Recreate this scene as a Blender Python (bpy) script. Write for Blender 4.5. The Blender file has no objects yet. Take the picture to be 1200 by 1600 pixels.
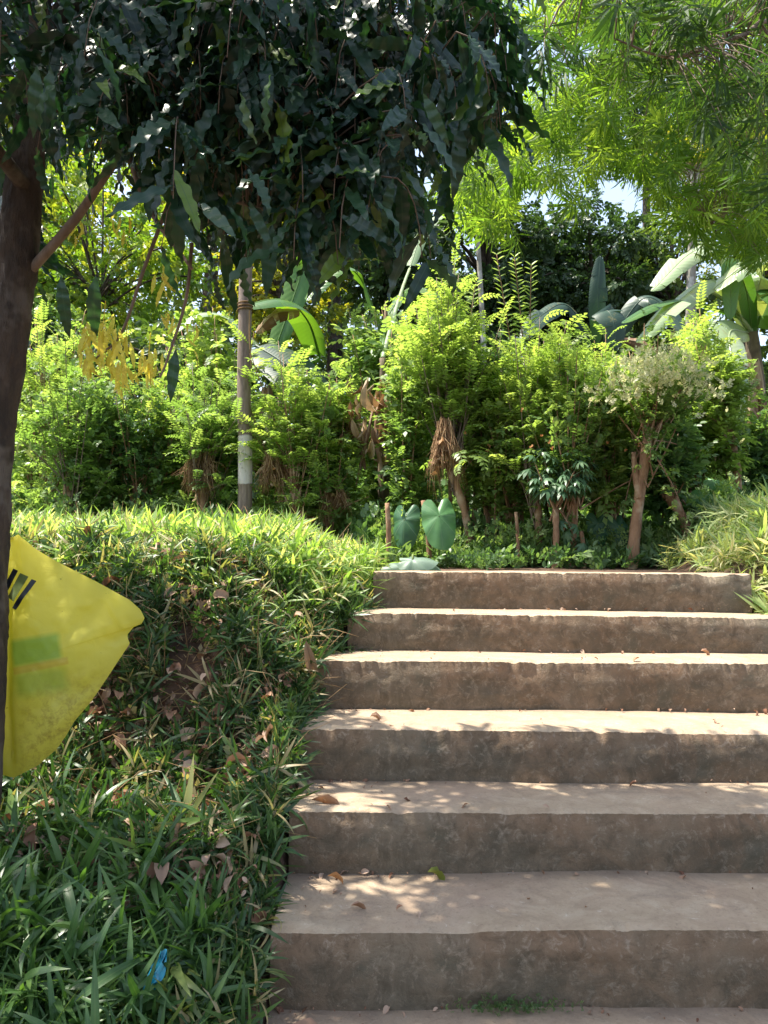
import bpy, math, random
import numpy as np
from mathutils import Vector
random.seed(7); RS = np.random.RandomState(11)
SC = bpy.context.scene
# ------------------------------------------------------------------ camera, sky, sun
PITCH = math.radians(4.385); F = 1200.0; CZ = 1.02
cam_d = bpy.data.cameras.new('camera'); cam = bpy.data.objects.new('camera', cam_d)
SC.collection.objects.link(cam); SC.camera = cam
cam.location = (0, 0, CZ); cam.rotation_euler = (math.pi/2 + PITCH, 0, 0)
cam_d.lens = 27.0; cam_d.sensor_width = 36; cam_d.clip_start = .05; cam_d.clip_end = 500
SUN = Vector((-.42, .05, .90)).normalized()
w = bpy.data.worlds.new('World'); SC.world = w; w.use_nodes = True
nt = w.node_tree; sky = nt.nodes.new('ShaderNodeTexSky'); sky.sky_type = 'NISHITA'; sky.sun_disc = False
sky.sun_elevation = math.asin(SUN.z); sky.sun_rotation = math.atan2(SUN.x, SUN.y)
sky.air_density = 1.2; sky.dust_density = 2.0
hs = nt.nodes.new('ShaderNodeHueSaturation'); hs.inputs['Saturation'].default_value = .78; nt.links.new(sky.outputs[0], hs.inputs['Color'])
nt.links.new(hs.outputs[0], nt.nodes['Background'].inputs[0]); nt.nodes['Background'].inputs[1].default_value = .15
sl = bpy.data.lights.new('sun', 'SUN'); sl.energy = 5.0; sl.angle = math.radians(.55); sl.color = (1, .94, .82)
so = bpy.data.objects.new('sun', sl); SC.collection.objects.link(so)
so.rotation_euler = SUN.to_track_quat('Z', 'Y').to_euler(); so.location = (0, 0, 20)
SC.view_settings.view_transform = 'Standard'; SC.view_settings.look = 'None'
SC.view_settings.exposure = 1.36; SC.view_settings.gamma = 1
SC.cycles.max_bounces = 7; SC.cycles.diffuse_bounces = 3; SC.cycles.glossy_bounces = 2; SC.cycles.transmission_bounces = 6
SC.cycles.use_adaptive_sampling = True; SC.cycles.adaptive_threshold = .01

def P(px, py, Y):
    v = (800-py)/F; u = (px-600)/F
    dy = math.cos(PITCH)-v*math.sin(PITCH); dz = math.sin(PITCH)+v*math.cos(PITCH)
    return np.array([u*Y/dy, Y, CZ+dz*Y/dy])

# ------------------------------------------------------------------ object helpers
def tag(o, label=None, cat=None, group=None, kind=None):
    if label: o['label'] = label
    if cat: o['category'] = cat
    if group: o['group'] = group
    if kind: o['kind'] = kind
    return o
def empty(name, loc, label, cat, group=None):
    o = bpy.data.objects.new(name, None); SC.collection.objects.link(o)
    o.location = tuple(float(a) for a in loc); o.empty_display_size = .1
    return tag(o, label, cat, group)

class MB:
    """collects instanced templates, tubes and raw grids; build() links them as one mesh"""
    def __init__(s): s.v=[]; s.li=[]; s.lt=[]; s.uv=[]; s.r=[]; s.n=0
    def add(s, v, faces_li, faces_lt, uv, r):
        v = np.asarray(v, float).reshape(-1,3)
        s.v.append(v); s.li.append(np.asarray(faces_li)+s.n); s.lt.append(np.asarray(faces_lt))
        s.uv.append(np.asarray(uv, float).reshape(-1,2)); s.r.append(np.broadcast_to(np.asarray(r, float), (len(v),)))
        s.n += len(v)
    def inst(s, T, O, A, Nn, sc, r=None):
        """template: x across, y along, z normal. O (N,3) origins, A along dirs, Nn approx normals, sc scale (N,) or (N,3)"""
        O = np.asarray(O, float).reshape(-1,3); N = len(O)
        if N == 0: return
        A = np.broadcast_to(np.asarray(A, float), (N,3)); A = A/np.linalg.norm(A, axis=1, keepdims=True)
        Nn = np.broadcast_to(np.asarray(Nn, float), (N,3))
        X = np.cross(A, Nn); l = np.linalg.norm(X, axis=1, keepdims=True)
        X = np.where(l<1e-4, np.cross(A, [1.,0,0.3]), X); X /= np.linalg.norm(X, axis=1, keepdims=True)
        Z = np.cross(X, A)
        sc = np.asarray(sc, float)
        if sc.ndim == 0: sc = np.full((N,), float(sc))
        if sc.ndim == 1: sc = np.repeat(sc[:,None], 3, 1)
        M = np.stack([X,A,Z], 1)*sc[:,:,None]         # N,3(axis),3
        V = np.einsum('kj,njc->nkc', T['v'], M) + O[:,None,:]
        k = len(T['v'])
        li = (T['li'][None,:] + (np.arange(N)*k)[:,None]).ravel()
        lt = np.tile(T['lt'], N)
        if r is None: r = RS.rand(N)
        r = np.repeat(np.broadcast_to(np.asarray(r, float), (N,)), k)
        s.add(V.reshape(-1,3), li, lt, np.tile(T['uv'], (N,1)), r)
    def tubes(s, paths, rad, sides=5, r=None, cap=True):
        """paths (N,K,3), rad (N,K) or (K,)"""
        p = np.asarray(paths, float)
        if p.ndim == 2: p = p[None]
        N,K,_ = p.shape
        rad = np.broadcast_to(np.asarray(rad, float), (N,K))
        t = np.gradient(p, axis=1); t /= (np.linalg.norm(t, axis=2, keepdims=True)+1e-9)
        ref = np.where(np.abs(t[:,:,2:3])<.85, np.array([0,0,1.]), np.array([1.,0,0]))
        ref = np.broadcast_to(ref[:, K//2:K//2+1], t.shape)
        a = np.cross(t, ref); a /= (np.linalg.norm(a, axis=2, keepdims=True)+1e-9); b = np.cross(t, a)
        th = np.arange(sides)*2*math.pi/sides
        V = p[:,:,None,:] + rad[:,:,None,None]*(a[:,:,None,:]*np.cos(th)[None,None,:,None] + b[:,:,None,:]*np.sin(th)[None,None,:,None])
        q = []
        for k in range(K-1):
            for j in range(sides):
                j2 = (j+1)%sides
                q += [k*sides+j, k*sides+j2, (k+1)*sides+j2, (k+1)*sides+j]
        lt = [4]*((K-1)*sides)
        if cap:
            q += [(K-1)*sides+j for j in range(sides)]; lt.append(sides)
        q = np.array(q); lt = np.array(lt)
        li = (q[None]+(np.arange(N)*K*sides)[:,None]).ravel()
        uv = np.zeros((N,K,sides,2)); uv[...,0] = (np.arange(sides)/sides)[None,None]; uv[...,1] = np.linspace(0,1,K)[None,:,None]
        if r is None: r = RS.rand(N)
        r = np.repeat(np.broadcast_to(np.asarray(r,float),(N,)), K*sides)
        s.add(V.reshape(-1,3), li, np.tile(lt,N), uv.reshape(-1,2), r)
    def grid(s, G, r=.5, uv=None):
        G = np.asarray(G, float); a,b,_ = G.shape
        idx = np.arange(a*b).reshape(a,b)
        q = np.stack([idx[:-1,:-1], idx[1:,:-1], idx[1:,1:], idx[:-1,1:]], -1).reshape(-1)
        if uv is None:
            uv = np.stack(np.meshgrid(np.linspace(0,1,a), np.linspace(0,1,b), indexing='ij'), -1)
        s.add(G.reshape(-1,3), q, np.full(((a-1)*(b-1),),4), uv, r)
    def build(s, name, mat, parent=None, smooth=False, origin=None):
        me = bpy.data.meshes.new(name)
        v = np.concatenate(s.v); li = np.concatenate(s.li).astype(np.int32); lt = np.concatenate(s.lt).astype(np.int32)
        uv = np.concatenate(s.uv); r = np.concatenate(s.r)
        off = np.zeros(3)
        if parent is not None: off = np.array(wloc(parent))
        elif origin is not None: off = np.asarray(origin, float)
        me.vertices.add(len(v)); me.vertices.foreach_set('co', (v-off).astype(np.float32).ravel())
        me.loops.add(len(li)); me.loops.foreach_set('vertex_index', li)
        me.polygons.add(len(lt)); ls = np.concatenate([[0], np.cumsum(lt)[:-1]]).astype(np.int32)
        me.polygons.foreach_set('loop_start', ls); me.polygons.foreach_set('loop_total', lt)
        if smooth: me.polygons.foreach_set('use_smooth', np.ones(len(lt), bool))
        me.update(calc_edges=True)
        ul = me.uv_layers.new(name='uv'); ul.data.foreach_set('uv', uv[li].astype(np.float32).ravel())
        at = me.attributes.new('rnd', 'FLOAT', 'POINT'); at.data.foreach_set('value', r.astype(np.float32))
        me.materials.append(mat)
        o = bpy.data.objects.new(name, me); SC.collection.objects.link(o)
        if parent is not None: o.parent = parent
        elif origin is not None: o.location = tuple(float(a) for a in off)
        return o
def wloc(o):
    L = Vector(o.location)
    while o.parent: o = o.parent; L = L + Vector(o.location)
    return L

# ------------------------------------------------------------------ leaf templates
def T_(v, faces, uv):
    return dict(v=np.array(v, float), uv=np.array(uv, float), li=np.array([i for f in faces for i in f]), lt=np.array([len(f) for f in faces]))
def lance(width=.2, seg=5, droop=.6, fold=.15, wave=0, nw=4, peak=.4, cols=3, twist=0, wavex=0):
    """unit-length blade, pointed at both ends, bending down (-z)"""
    v=[]; uv=[]; f=[]; rows=[]; y=z=0; ds=1/seg
    for i in range(seg+1):
        t=i/seg; ang=droop*t
        if i: y+=ds*math.cos(ang); z-=ds*math.sin(ang)
        wd = width*.5*(math.sin(math.pi*min(1,t/peak/2)) if t<peak else math.cos(math.pi/2*((t-peak)/(1-peak))**1.3))
        if i in (0,seg):
            rows.append([len(v)]); v.append((0,y,z)); uv.append((.5,t)); continue
        row=[]
        for c in ((-1,0,1) if cols==3 else (-1,1)):
            wv = wave*math.sin(2*math.pi*nw*t+(0 if c<0 else 1.3))*abs(c)
            tw = twist*t
            x = c*wd*(1+wavex*math.sin(2*math.pi*nw*t*1.0+c))*math.cos(tw); zz = abs(c)*wd*fold + wv*width + c*wd*math.sin(tw)
            row.append(len(v)); v.append((x, y+zz*math.sin(ang), z+zz*math.cos(ang))); uv.append((.5+.5*c,t))
        rows.append(row)
    for a,b in zip(rows[:-1],rows[1:]):
        if len(a)==1:
            for j in range(len(b)-1): f.append((a[0], b[j+1], b[j]))
        elif len(b)==1:
            for j in range(len(a)-1): f.append((a[j], a[j+1], b[0]))
        else:
            for j in range(len(a)-1): f.append((a[j],a[j+1],b[j+1],b[j]))
    return T_(v,f,uv)
def compose(items):
    """items: (template, origin, along, normal, scale) -> one template"""
    m = MB()
    for T,o,a,n,s in items: m.inst(T,[o],[a],[n],np.array([s]) if np.ndim(s)==0 else np.array([s]), r=0)
    return dict(v=np.concatenate(m.v), uv=np.concatenate(m.uv), li=np.concatenate(m.li), lt=np.concatenate(m.lt))
LF1 = T_([(0,0,0),(-.5,.45,.08),(0,1,-.05),(.5,.45,.08)], [(0,3,2,1)], [(.5,0),(0,.5),(.5,1),(1,.5)])
LF2 = T_([(0,0,0),(-.42,.3,.06),(-.4,.68,.02),(0,1,-.12),(.4,.68,.02),(.42,.3,.06)], [(0,5,4,3),(0,3,2,1)], [(.5,0),(0,.3),(0,.7),(.5,1),(1,.7),(1,.3)])
RACH = T_([(-.5,0,0),(.5,0,0),(.3,1,0),(-.3,1,0)], [(0,1,2,3)], [(.5,0),(.5,0),(.5,1),(.5,1)])
def pinnate(pairs=9, droop=.7, lw=.055, ll=.17, seed=0, up=.15):
    rr=random.Random(seed); it=[]; y=z=0; pts=[]
    for i in range(pairs*1+2):
        t=i/(pairs+1); ang=-up+droop*t*t*1.6; ds=1/(pairs+1)
        pts.append((y,z,ang)); y+=ds*math.cos(ang); z-=ds*math.sin(ang)
    for (a,b) in zip(pts[:-1:1],pts[1::1]):
        it.append((RACH,(0,a[0],a[1]),(0,b[0]-a[0],b[1]-a[1]),(0,0,1),(.012,math.hypot(b[0]-a[0],b[1]-a[1]),1)))
    for i,(yy,zz,ang) in enumerate(pts[2:]):
        t=(i+1)/pairs; k=ll*(.65+.5*math.sin(math.pi*min(1,t*.9+.08)))
        for sgn in (-1,1):
            fw=.35+.25*t+rr.uniform(-.1,.1)
            it.append((LF1,(sgn*.006,yy,zz),(sgn,fw*math.cos(ang),-fw*math.sin(ang)-rr.uniform(-.05,.3)),(0,math.sin(ang)+rr.uniform(-.2,.2),1),(lw*2*k/ll*.8,k,k)))
    it.append((LF1,(0,pts[-1][0],pts[-1][1]),(0,1,-.5),(0,.3,1),(lw*1.6,ll*.8,ll)))
    return compose(it)
PIN = [pinnate(8,.5,.06,.19,1), pinnate(10,.8,.05,.17,2), pinnate(7,1.0,.065,.2,3), pinnate(9,.3,.055,.18,4,.3)]
def sprig(n=6, leaf=LF2, spread=1.0, size=.45, asp=.5, seed=0):
    rr=random.Random(seed); it=[(RACH,(0,0,0),(0,1,0),(0,0,1),(.02,.8,1))]
    for i in range(n):
        t=i/n; sg=-1 if i%2 else 1; k=size*rr.uniform(.75,1.2)
        it.append((leaf,(0,t*.8,0),(sg*spread,rr.uniform(.3,1.1),rr.uniform(-.6,.3)),(rr.uniform(-.5,.5),rr.uniform(-.5,.5),1),(k*asp,k,k)))
    it.append((leaf,(0,.8,0),(0,1,-.3),(0,0,1),(size*asp,size,size)))
    return compose(it)
SPR = [sprig(6,LF1,1.0,.42,.55,i) for i in range(3)]
SPR2 = [sprig(7,LF2,.9,.45,.62,i+9) for i in range(3)]
def palmate(n=7, seed=0):
    rr=random.Random(seed); it=[]; L=lance(.24,3,.9,.1,cols=2)
    for i in range(n):
        a=(i-(n-1)/2)*.62+rr.uniform(-.08,.08); k=1-.12*abs(i-(n-1)/2)
        it.append((L,(0,0,0),(math.sin(a),math.cos(a),-.25),(0,0,1),k))
    return compose(it)
PAL = [palmate(7,1), palmate(6,2)]
ASH = [lance(.18,22,dr,.22,wv*1.25,nw,.38,3,tw,.075) for dr,wv,nw,tw in ((.5,.13,5,.3),(.9,.16,6,-.5),(.25,.13,4,.2),(1.2,.1,5,.7))]
NAR = [lance(.085,3,d,.1,0,1,.45,2) for d in (.25,.6,1.0)]
def whorl(seed=0, n=22):
    rr=random.Random(seed); it=[]
    for i in range(n):
        t=i/n; ph=i*2.4+rr.uniform(-.2,.2); sp=1.5-1.1*t+rr.uniform(-.15,.2)
        a=(math.cos(ph)*math.sin(sp), math.cos(sp), math.sin(ph)*math.sin(sp))
        k=rr.uniform(.75,1.1)
        it.append((rr.choice(NAR),(0,t*.55,0),a,(rr.uniform(-.3,.3),-.5,1),(k,k,k)))
    return compose(it)
WHO = [whorl(i) for i in range(4)]
BLADE = [lance(.085,5,d,.12,0,1,.3,2,tw) for d,tw in ((.5,.2),(1.0,-.3),(1.5,.3),(.2,0))]
BLW = [lance(w_,6,d,.2,.02,3,.3,3,tw) for w_,d,tw in ((.09,.6,.3),(.075,1.1,-.4),(.105,1.6,.2),(.085,.3,.5),(.07,2.0,.3))]
def grass_sprig(seed=0, n=7, blades=BLADE, wide=1.0, stem=True):
    """creeping-grass tuft: short stems with alternate lance leaves"""
    rr=random.Random(seed); it=[]
    for i in range(n):
        a=rr.uniform(0,6.28); el=rr.uniform(.25,1.3); h=rr.uniform(0,.35)
        k=rr.uniform(.5,1.0)
        d=(math.cos(a)*math.cos(el), math.sin(el), math.sin(a)*math.cos(el))
        it.append((rr.choice(blades),(rr.uniform(-.05,.05),h,rr.uniform(-.05,.05)),d,(-d[0]*.3,1,-d[2]*.3),(k*wide,k,k)))
    if stem: it.append((RACH,(0,0,0),(rr.uniform(-.3,.3),1,rr.uniform(-.3,.3)),(0,0,1),(.02,.5,1)))
    return compose(it)
GR = [grass_sprig(i) for i in range(6)]
GRW = [grass_sprig(20+i,6,BLW,1.0) for i in range(5)]
def curl(seed):
    rr=random.Random(seed)
    return lance(.5,5,rr.uniform(.8,2.2),rr.uniform(.3,1.0),.06,3,.45,3,rr.uniform(-.8,.8))
CURL = [curl(i) for i in range(5)]

# ------------------------------------------------------------------ materials
def newmat(name):
    m=bpy.data.materials.new(name); m.use_nodes=True; t=m.node_tree; t.nodes.clear()
    out=t.nodes.new('ShaderNodeOutputMaterial'); return m,t,out
def ramp(t, fac, stops):
    r=t.nodes.new('ShaderNodeValToRGB'); e=r.color_ramp.elements
    while len(e)<len(stops): e.new(.5)
    for k,(p,c) in zip(e,stops): k.position=p; k.color=(*c,1)
    t.links.new(fac, r.inputs[0]); return r.outputs[0]
def noise(t, scale, detail=4, rough=.55, vec=None, dist=0):
    n=t.nodes.new('ShaderNodeTexNoise'); n.inputs['Scale'].default_value=scale; n.inputs['Detail'].default_value=detail
    n.inputs['Roughness'].default_value=rough; n.inputs['Distortion'].default_value=dist
    if vec is not None: t.links.new(vec, n.inputs['Vector'])
    return n.outputs['Fac']
def mix(t, fac, a, b, mode='MIX'):
    m=t.nodes.new('ShaderNodeMix'); m.data_type='RGBA'; m.blend_type=mode
    if isinstance(fac,(int,float)): m.inputs[0].default_value=fac
    else: t.links.new(fac,m.inputs[0])
    for i,x in ((6,a),(7,b)):
        if isinstance(x,tuple): m.inputs[i].default_value=(*x,1)
        else: t.links.new(x,m.inputs[i])
    return m.outputs[2]
def math_(t, op, a, b=0.0, clamp=False):
    m=t.nodes.new('ShaderNodeMath'); m.operation=op; m.use_clamp=clamp
    for i,x in ((0,a),(1,b)):
        if isinstance(x,(int,float)): m.inputs[i].default_value=x
        else: t.links.new(x,m.inputs[i])
    return m.outputs[0]
def mapr(t, v, a, b, c=0., d=1.):
    m=t.nodes.new('ShaderNodeMapRange'); t.links.new(v,m.inputs[0])
    for i,x in enumerate((a,b,c,d)): m.inputs[i+1].default_value=x
    return m.outputs[0]
def leafmat(name, stops, trans=.42, rough=.45, tint=(1.5,1.6,.55), rib=None, spec=.4, mottle=0, cross=0):
    m,t,out=newmat(name)
    at=t.nodes.new('ShaderNodeAttribute'); at.attribute_name='rnd'
    col=ramp(t, at.outputs['Fac'], stops)
    if mottle:
        tc=t.nodes.new('ShaderNodeTexCoord')
        col=mix(t, mapr(t,noise(t,mottle,3,.6,tc.outputs['Object']),.55,.75), col, tuple(c*.55 for c in stops[-1][1]))
    if rib is not None:
        uv=t.nodes.new('ShaderNodeUVMap'); uv.uv_map='uv'; sx=t.nodes.new('ShaderNodeSeparateXYZ'); t.links.new(uv.outputs[0],sx.inputs[0])
        d=math_(t,'ABSOLUTE',math_(t,'SUBTRACT',sx.outputs[0],.5))
        col=mix(t, mapr(t,d,.0,.07,.55,0.), col, rib)
    p=t.nodes.new('ShaderNodeBsdfPrincipled')
    if cross:
        w_=math_(t,'SINE',math_(t,'MULTIPLY',math_(t,'ADD',sx.outputs[1],math_(t,'MULTIPLY',d,.12)),cross)); ww=mapr(t,w_,-1,1,0,1)
        col=mix(t,math_(t,'MULTIPLY',ww,.12),col,tuple(c*.55 for c in stops[1][1]))
        bp=t.nodes.new('ShaderNodeBump'); bp.inputs['Strength'].default_value=.2; bp.inputs['Distance'].default_value=.004; t.links.new(ww,bp.inputs['Height']); t.links.new(bp.outputs[0],p.inputs['Normal'])
        tc=t.nodes.new('ShaderNodeTexCoord'); col=mix(t,mapr(t,noise(t,5,5,.7,tc.outputs['Object']),.58,.72,0,.7),col,(.30,.24,.09))
    t.links.new(col,p.inputs['Base Color'])
    p.inputs['Roughness'].default_value=rough; p.inputs['Specular IOR Level'].default_value=spec
    tr=t.nodes.new('ShaderNodeBsdfTranslucent')
    t.links.new(mix(t,1.0,col,tint,'MULTIPLY'), tr.inputs[0])
    ms=t.nodes.new('ShaderNodeMixShader'); ms.inputs[0].default_value=trans
    t.links.new(p.outputs[0],ms.inputs[1]); t.links.new(tr.outputs[0],ms.inputs[2]); t.links.new(ms.outputs[0],out.inputs[0])
    return m
def barkmat(name, a, b, c=None, scale=14, bump=.5, rough=.85, stretch=.3):
    m,t,out=newmat(name); tc=t.nodes.new('ShaderNodeTexCoord'); mp=t.nodes.new('ShaderNodeMapping')
    mp.inputs['Scale'].default_value=(1,1,stretch); t.links.new(tc.outputs['Object'],mp.inputs[0])
    n1=noise(t,scale,6,.65,mp.outputs[0],.4); n2=noise(t,scale*.35,3,.6,tc.outputs['Object'])
    col=ramp(t,n1,[(.3,a),(.62,b)])
    if c: col=mix(t,mapr(t,n2,.52,.62),col,c)
    p=t.nodes.new('ShaderNodeBsdfPrincipled'); t.links.new(col,p.inputs['Base Color']); p.inputs['Roughness'].default_value=rough
    bp=t.nodes.new('ShaderNodeBump'); bp.inputs['Strength'].default_value=bump; bp.inputs['Distance'].default_value=.02
    t.links.new(noise(t,scale*1.6,6,.7,mp.outputs[0]),bp.inputs['Height']); t.links.new(bp.outputs[0],p.inputs['Normal'])
    t.links.new(p.outputs[0],out.inputs[0]); return m

M = {}
G3 = lambda a,b,c: [(0,a),(.5,b),(1,c)]
M['ashoka'] = leafmat('glossy dark leaf', [(0,(.010,.03,.02)),(.5,(.02,.052,.033)),(.9,(.038,.08,.042)),(1,(.16,.24,.03))], .24, .34, (1.3,1.8,.5), (.055,.09,.055), .42)
M['yellowleaf'] = leafmat('yellowed leaf', G3((.70,.66,.16),(.78,.74,.2),(.68,.56,.12)), .6, .5, (1.2,1.15,.6), None, .3)
M['narrow'] = leafmat('narrow leaf', G3((.08,.15,.035),(.12,.21,.05),(.20,.28,.07)), .66, .5, (1.9,1.85,.5), None, .25)
M['narrowshade'] = leafmat('shade toned narrow leaf', G3((.03,.07,.025),(.05,.10,.03),(.09,.15,.04)), .5, .6, (1.5,1.6,.5))  # shaded copy of the narrow leaf; shade put into the colour
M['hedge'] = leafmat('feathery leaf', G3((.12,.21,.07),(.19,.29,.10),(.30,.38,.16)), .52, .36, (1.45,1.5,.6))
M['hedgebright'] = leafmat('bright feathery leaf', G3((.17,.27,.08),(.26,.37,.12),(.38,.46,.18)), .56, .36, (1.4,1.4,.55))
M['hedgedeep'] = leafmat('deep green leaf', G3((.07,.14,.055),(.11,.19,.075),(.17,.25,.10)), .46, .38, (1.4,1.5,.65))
M['pale'] = leafmat('pale flowering leaf', G3((.20,.26,.11),(.40,.42,.22),(.60,.58,.36)), .4, .6, (1.2,1.2,.7))
M['blue'] = leafmat('blue green palmate leaf', G3((.07,.14,.08),(.09,.17,.09),(.13,.21,.11)), .3, .4, (1.3,1.6,.6))
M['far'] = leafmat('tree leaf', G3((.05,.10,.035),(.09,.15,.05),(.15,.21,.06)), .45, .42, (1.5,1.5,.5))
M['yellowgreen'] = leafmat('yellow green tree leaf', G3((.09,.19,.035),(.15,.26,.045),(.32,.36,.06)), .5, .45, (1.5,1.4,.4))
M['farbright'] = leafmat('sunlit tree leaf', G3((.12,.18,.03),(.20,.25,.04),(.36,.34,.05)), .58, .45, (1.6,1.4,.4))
M['farshade'] = leafmat('shade toned tree leaf', G3((.03,.06,.028),(.05,.09,.04),(.08,.13,.05)), .32, .42, (1.4,1.6,.55))  # shaded copy of the tree leaf; deep shade painted into its colour
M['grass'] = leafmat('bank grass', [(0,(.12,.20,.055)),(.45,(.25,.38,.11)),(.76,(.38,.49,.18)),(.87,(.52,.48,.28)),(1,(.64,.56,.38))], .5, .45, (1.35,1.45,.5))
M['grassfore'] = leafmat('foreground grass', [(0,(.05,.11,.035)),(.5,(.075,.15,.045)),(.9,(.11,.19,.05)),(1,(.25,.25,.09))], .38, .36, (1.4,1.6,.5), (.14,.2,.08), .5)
M['straw'] = leafmat('straw', G3((.20,.12,.06),(.34,.22,.11),(.46,.34,.2)), .2, .8, (1,.9,.7), None, .1)
M['litter'] = leafmat('dry leaf', G3((.15,.07,.045),(.32,.185,.12),(.5,.36,.27)), .18, .75, (1.1,.8,.5), None, .15, 18)
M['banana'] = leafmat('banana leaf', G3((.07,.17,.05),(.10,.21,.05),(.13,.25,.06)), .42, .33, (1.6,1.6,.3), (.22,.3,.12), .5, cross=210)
M['bananasunlit'] = leafmat('sunlit banana leaf', G3((.24,.34,.18),(.33,.42,.25),(.42,.5,.32)), .3, .25, (1.6,1.5,.4), (.4,.45,.25), .7, cross=210)  # sunlit sheen painted in as a paler banana leaf colour
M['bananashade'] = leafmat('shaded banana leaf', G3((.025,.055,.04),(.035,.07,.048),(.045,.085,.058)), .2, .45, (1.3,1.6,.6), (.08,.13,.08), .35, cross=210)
M['deadbanana'] = leafmat('dead banana leaf', G3((.16,.09,.055),(.30,.19,.12),(.48,.36,.26)), .25, .75, (1.1,.9,.6), (.2,.12,.08), .15, 9)
M['bark'] = barkmat('dark bark', (.02,.014,.011),(.075,.05,.035),(.115,.092,.075),24,1.0)

M['slope'] = leafmat('shade toned slope grass', [(0,(.03,.07,.02)),(.5,(.055,.115,.035)),(.8,(.11,.18,.055)),(.9,(.34,.28,.15)),(1,(.42,.34,.2))], .4, .38, (1.4,1.5,.5), None, .45)  # darker copy of the bank grass; bank-face shade is in the colour
M['barkgrey'] = barkmat('pale bark', (.16,.14,.11),(.34,.31,.26),(.42,.40,.36),10,.3)
M['twig'] = barkmat('twig bark', (.10,.065,.045),(.22,.16,.12),None,30,.3)
M['stem'] = barkmat('reddish shrub bark', (.14,.07,.035),(.34,.19,.11),(.42,.30,.2),18,.6)
M['greenstem'] = barkmat('green stem', (.08,.13,.03),(.16,.2,.06),None,20,.2)
M['psstem'] = barkmat('banana stem', (.05,.035,.02),(.16,.12,.07),(.04,.025,.018),9,.6)
M['fibre'] = leafmat('dry fibre', G3((.20,.11,.06),(.42,.26,.15),(.66,.48,.30)), .3, .8, (1,.85,.6), None, .1)

def soilmat():
    m,t,out=newmat('red brown soil'); tc=t.nodes.new('ShaderNodeTexCoord'); v=tc.outputs['Object']
    c=ramp(t,noise(t,3.5,8,.65,v,.5),[(.3,(.045,.026,.017)),(.55,(.11,.06,.038)),(.75,(.19,.12,.08))])
    c=mix(t,mapr(t,noise(t,28,4,.6,v),.58,.7),c,(.24,.16,.11))
    p=t.nodes.new('ShaderNodeBsdfPrincipled'); p.inputs['Roughness'].default_value=.95; t.links.new(c,p.inputs['Base Color'])
    bp=t.nodes.new('ShaderNodeBump'); bp.inputs['Strength'].default_value=.8; bp.inputs['Distance'].default_value=.03
    t.links.new(noise(t,20,8,.7,v),bp.inputs['Height']); t.links.new(bp.outputs[0],p.inputs['Normal']); t.links.new(p.outputs[0],out.inputs[0]); return m
M['soil']=soilmat()
def concretemat(tread):
    m,t,out=newmat('worn tread concrete' if tread else 'stained riser concrete'); tc=t.nodes.new('ShaderNodeTexCoord'); v=tc.outputs['Object']
    big=noise(t,1.7,4,.6,v,.3); mid=noise(t,9,8,.72,v,.6); fine=noise(t,90,6,.75,v); spk=noise(t,34,6,.8,v,.8)
    if tread:
        c=ramp(t,mid,[(.25,(.28,.20,.135)),(.5,(.40,.30,.205)),(.75,(.48,.385,.28))])
        c=mix(t,mapr(t,big,.45,.7,0,.6),c,(.34,.235,.18))
        c=mix(t,mapr(t,fine,.54,.70,0,.55),c,(.17,.12,.085))
        c=mix(t,mapr(t,noise(t,4.5,7,.75,v,.8),.52,.66,0,.55),c,(.21,.16,.12))
        c=mix(t,mapr(t,spk,.6,.66,0,.6),c,(.56,.47,.38))
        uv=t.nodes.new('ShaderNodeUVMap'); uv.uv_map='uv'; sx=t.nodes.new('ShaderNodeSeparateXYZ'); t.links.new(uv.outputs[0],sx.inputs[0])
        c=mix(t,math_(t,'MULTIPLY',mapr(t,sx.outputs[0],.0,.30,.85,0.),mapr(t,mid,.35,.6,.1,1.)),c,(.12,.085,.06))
    else:
        mp=t.nodes.new('ShaderNodeMapping'); mp.inputs['Scale'].default_value=(1.0,1.0,.7); t.links.new(v,mp.inputs[0])
        st=noise(t,7,6,.7,mp.outputs[0],.5)
        c=ramp(t,big,[(.32,(.235,.14,.085)),(.5,(.215,.155,.105)),(.66,(.18,.155,.115))])
        c=mix(t,mapr(t,st,.45,.70,0,.65),c,(.10,.072,.048))
        c=mix(t,mapr(t,noise(t,5,5,.7,v,.4),.56,.7,0,.6),c,(.10,.10,.075))
        c=mix(t,mapr(t,spk,.53,.62,0,.7),c,(.33,.26,.195))
        c=mix(t,mapr(t,noise(t,16,7,.75,v,1.0),.50,.64,0,.6),c,(.095,.068,.044))
        c=mix(t,mapr(t,noise(t,95,3,.6,v),.70,.76,0,.6),c,(.38,.31,.25))
        c=mix(t,mapr(t,fine,.35,.24,0,.8),c,(.06,.04,.03))
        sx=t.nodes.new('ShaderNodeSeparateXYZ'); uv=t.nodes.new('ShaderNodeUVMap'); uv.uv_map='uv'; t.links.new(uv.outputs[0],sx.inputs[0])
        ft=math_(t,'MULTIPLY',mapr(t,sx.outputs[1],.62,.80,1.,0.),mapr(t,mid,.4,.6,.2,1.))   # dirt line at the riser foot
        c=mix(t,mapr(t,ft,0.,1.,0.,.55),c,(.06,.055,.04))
    p=t.nodes.new('ShaderNodeBsdfPrincipled'); p.inputs['Roughness'].default_value=.9; p.inputs['Specular IOR Level'].default_value=.25
    t.links.new(c,p.inputs['Base Color'])
    bp=t.nodes.new('ShaderNodeBump'); bp.inputs['Strength'].default_value=.8; bp.inputs['Distance'].default_value=.012
    h=math_(t,'ADD',math_(t,'MULTIPLY',mid,.8),math_(t,'MULTIPLY',fine,.5)); t.links.new(h,bp.inputs['Height']); t.links.new(bp.outputs[0],p.inputs['Normal'])
    t.links.new(p.outputs[0],out.inputs[0]); return m
M['tread']=concretemat(True); M['riser']=concretemat(False)

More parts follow.
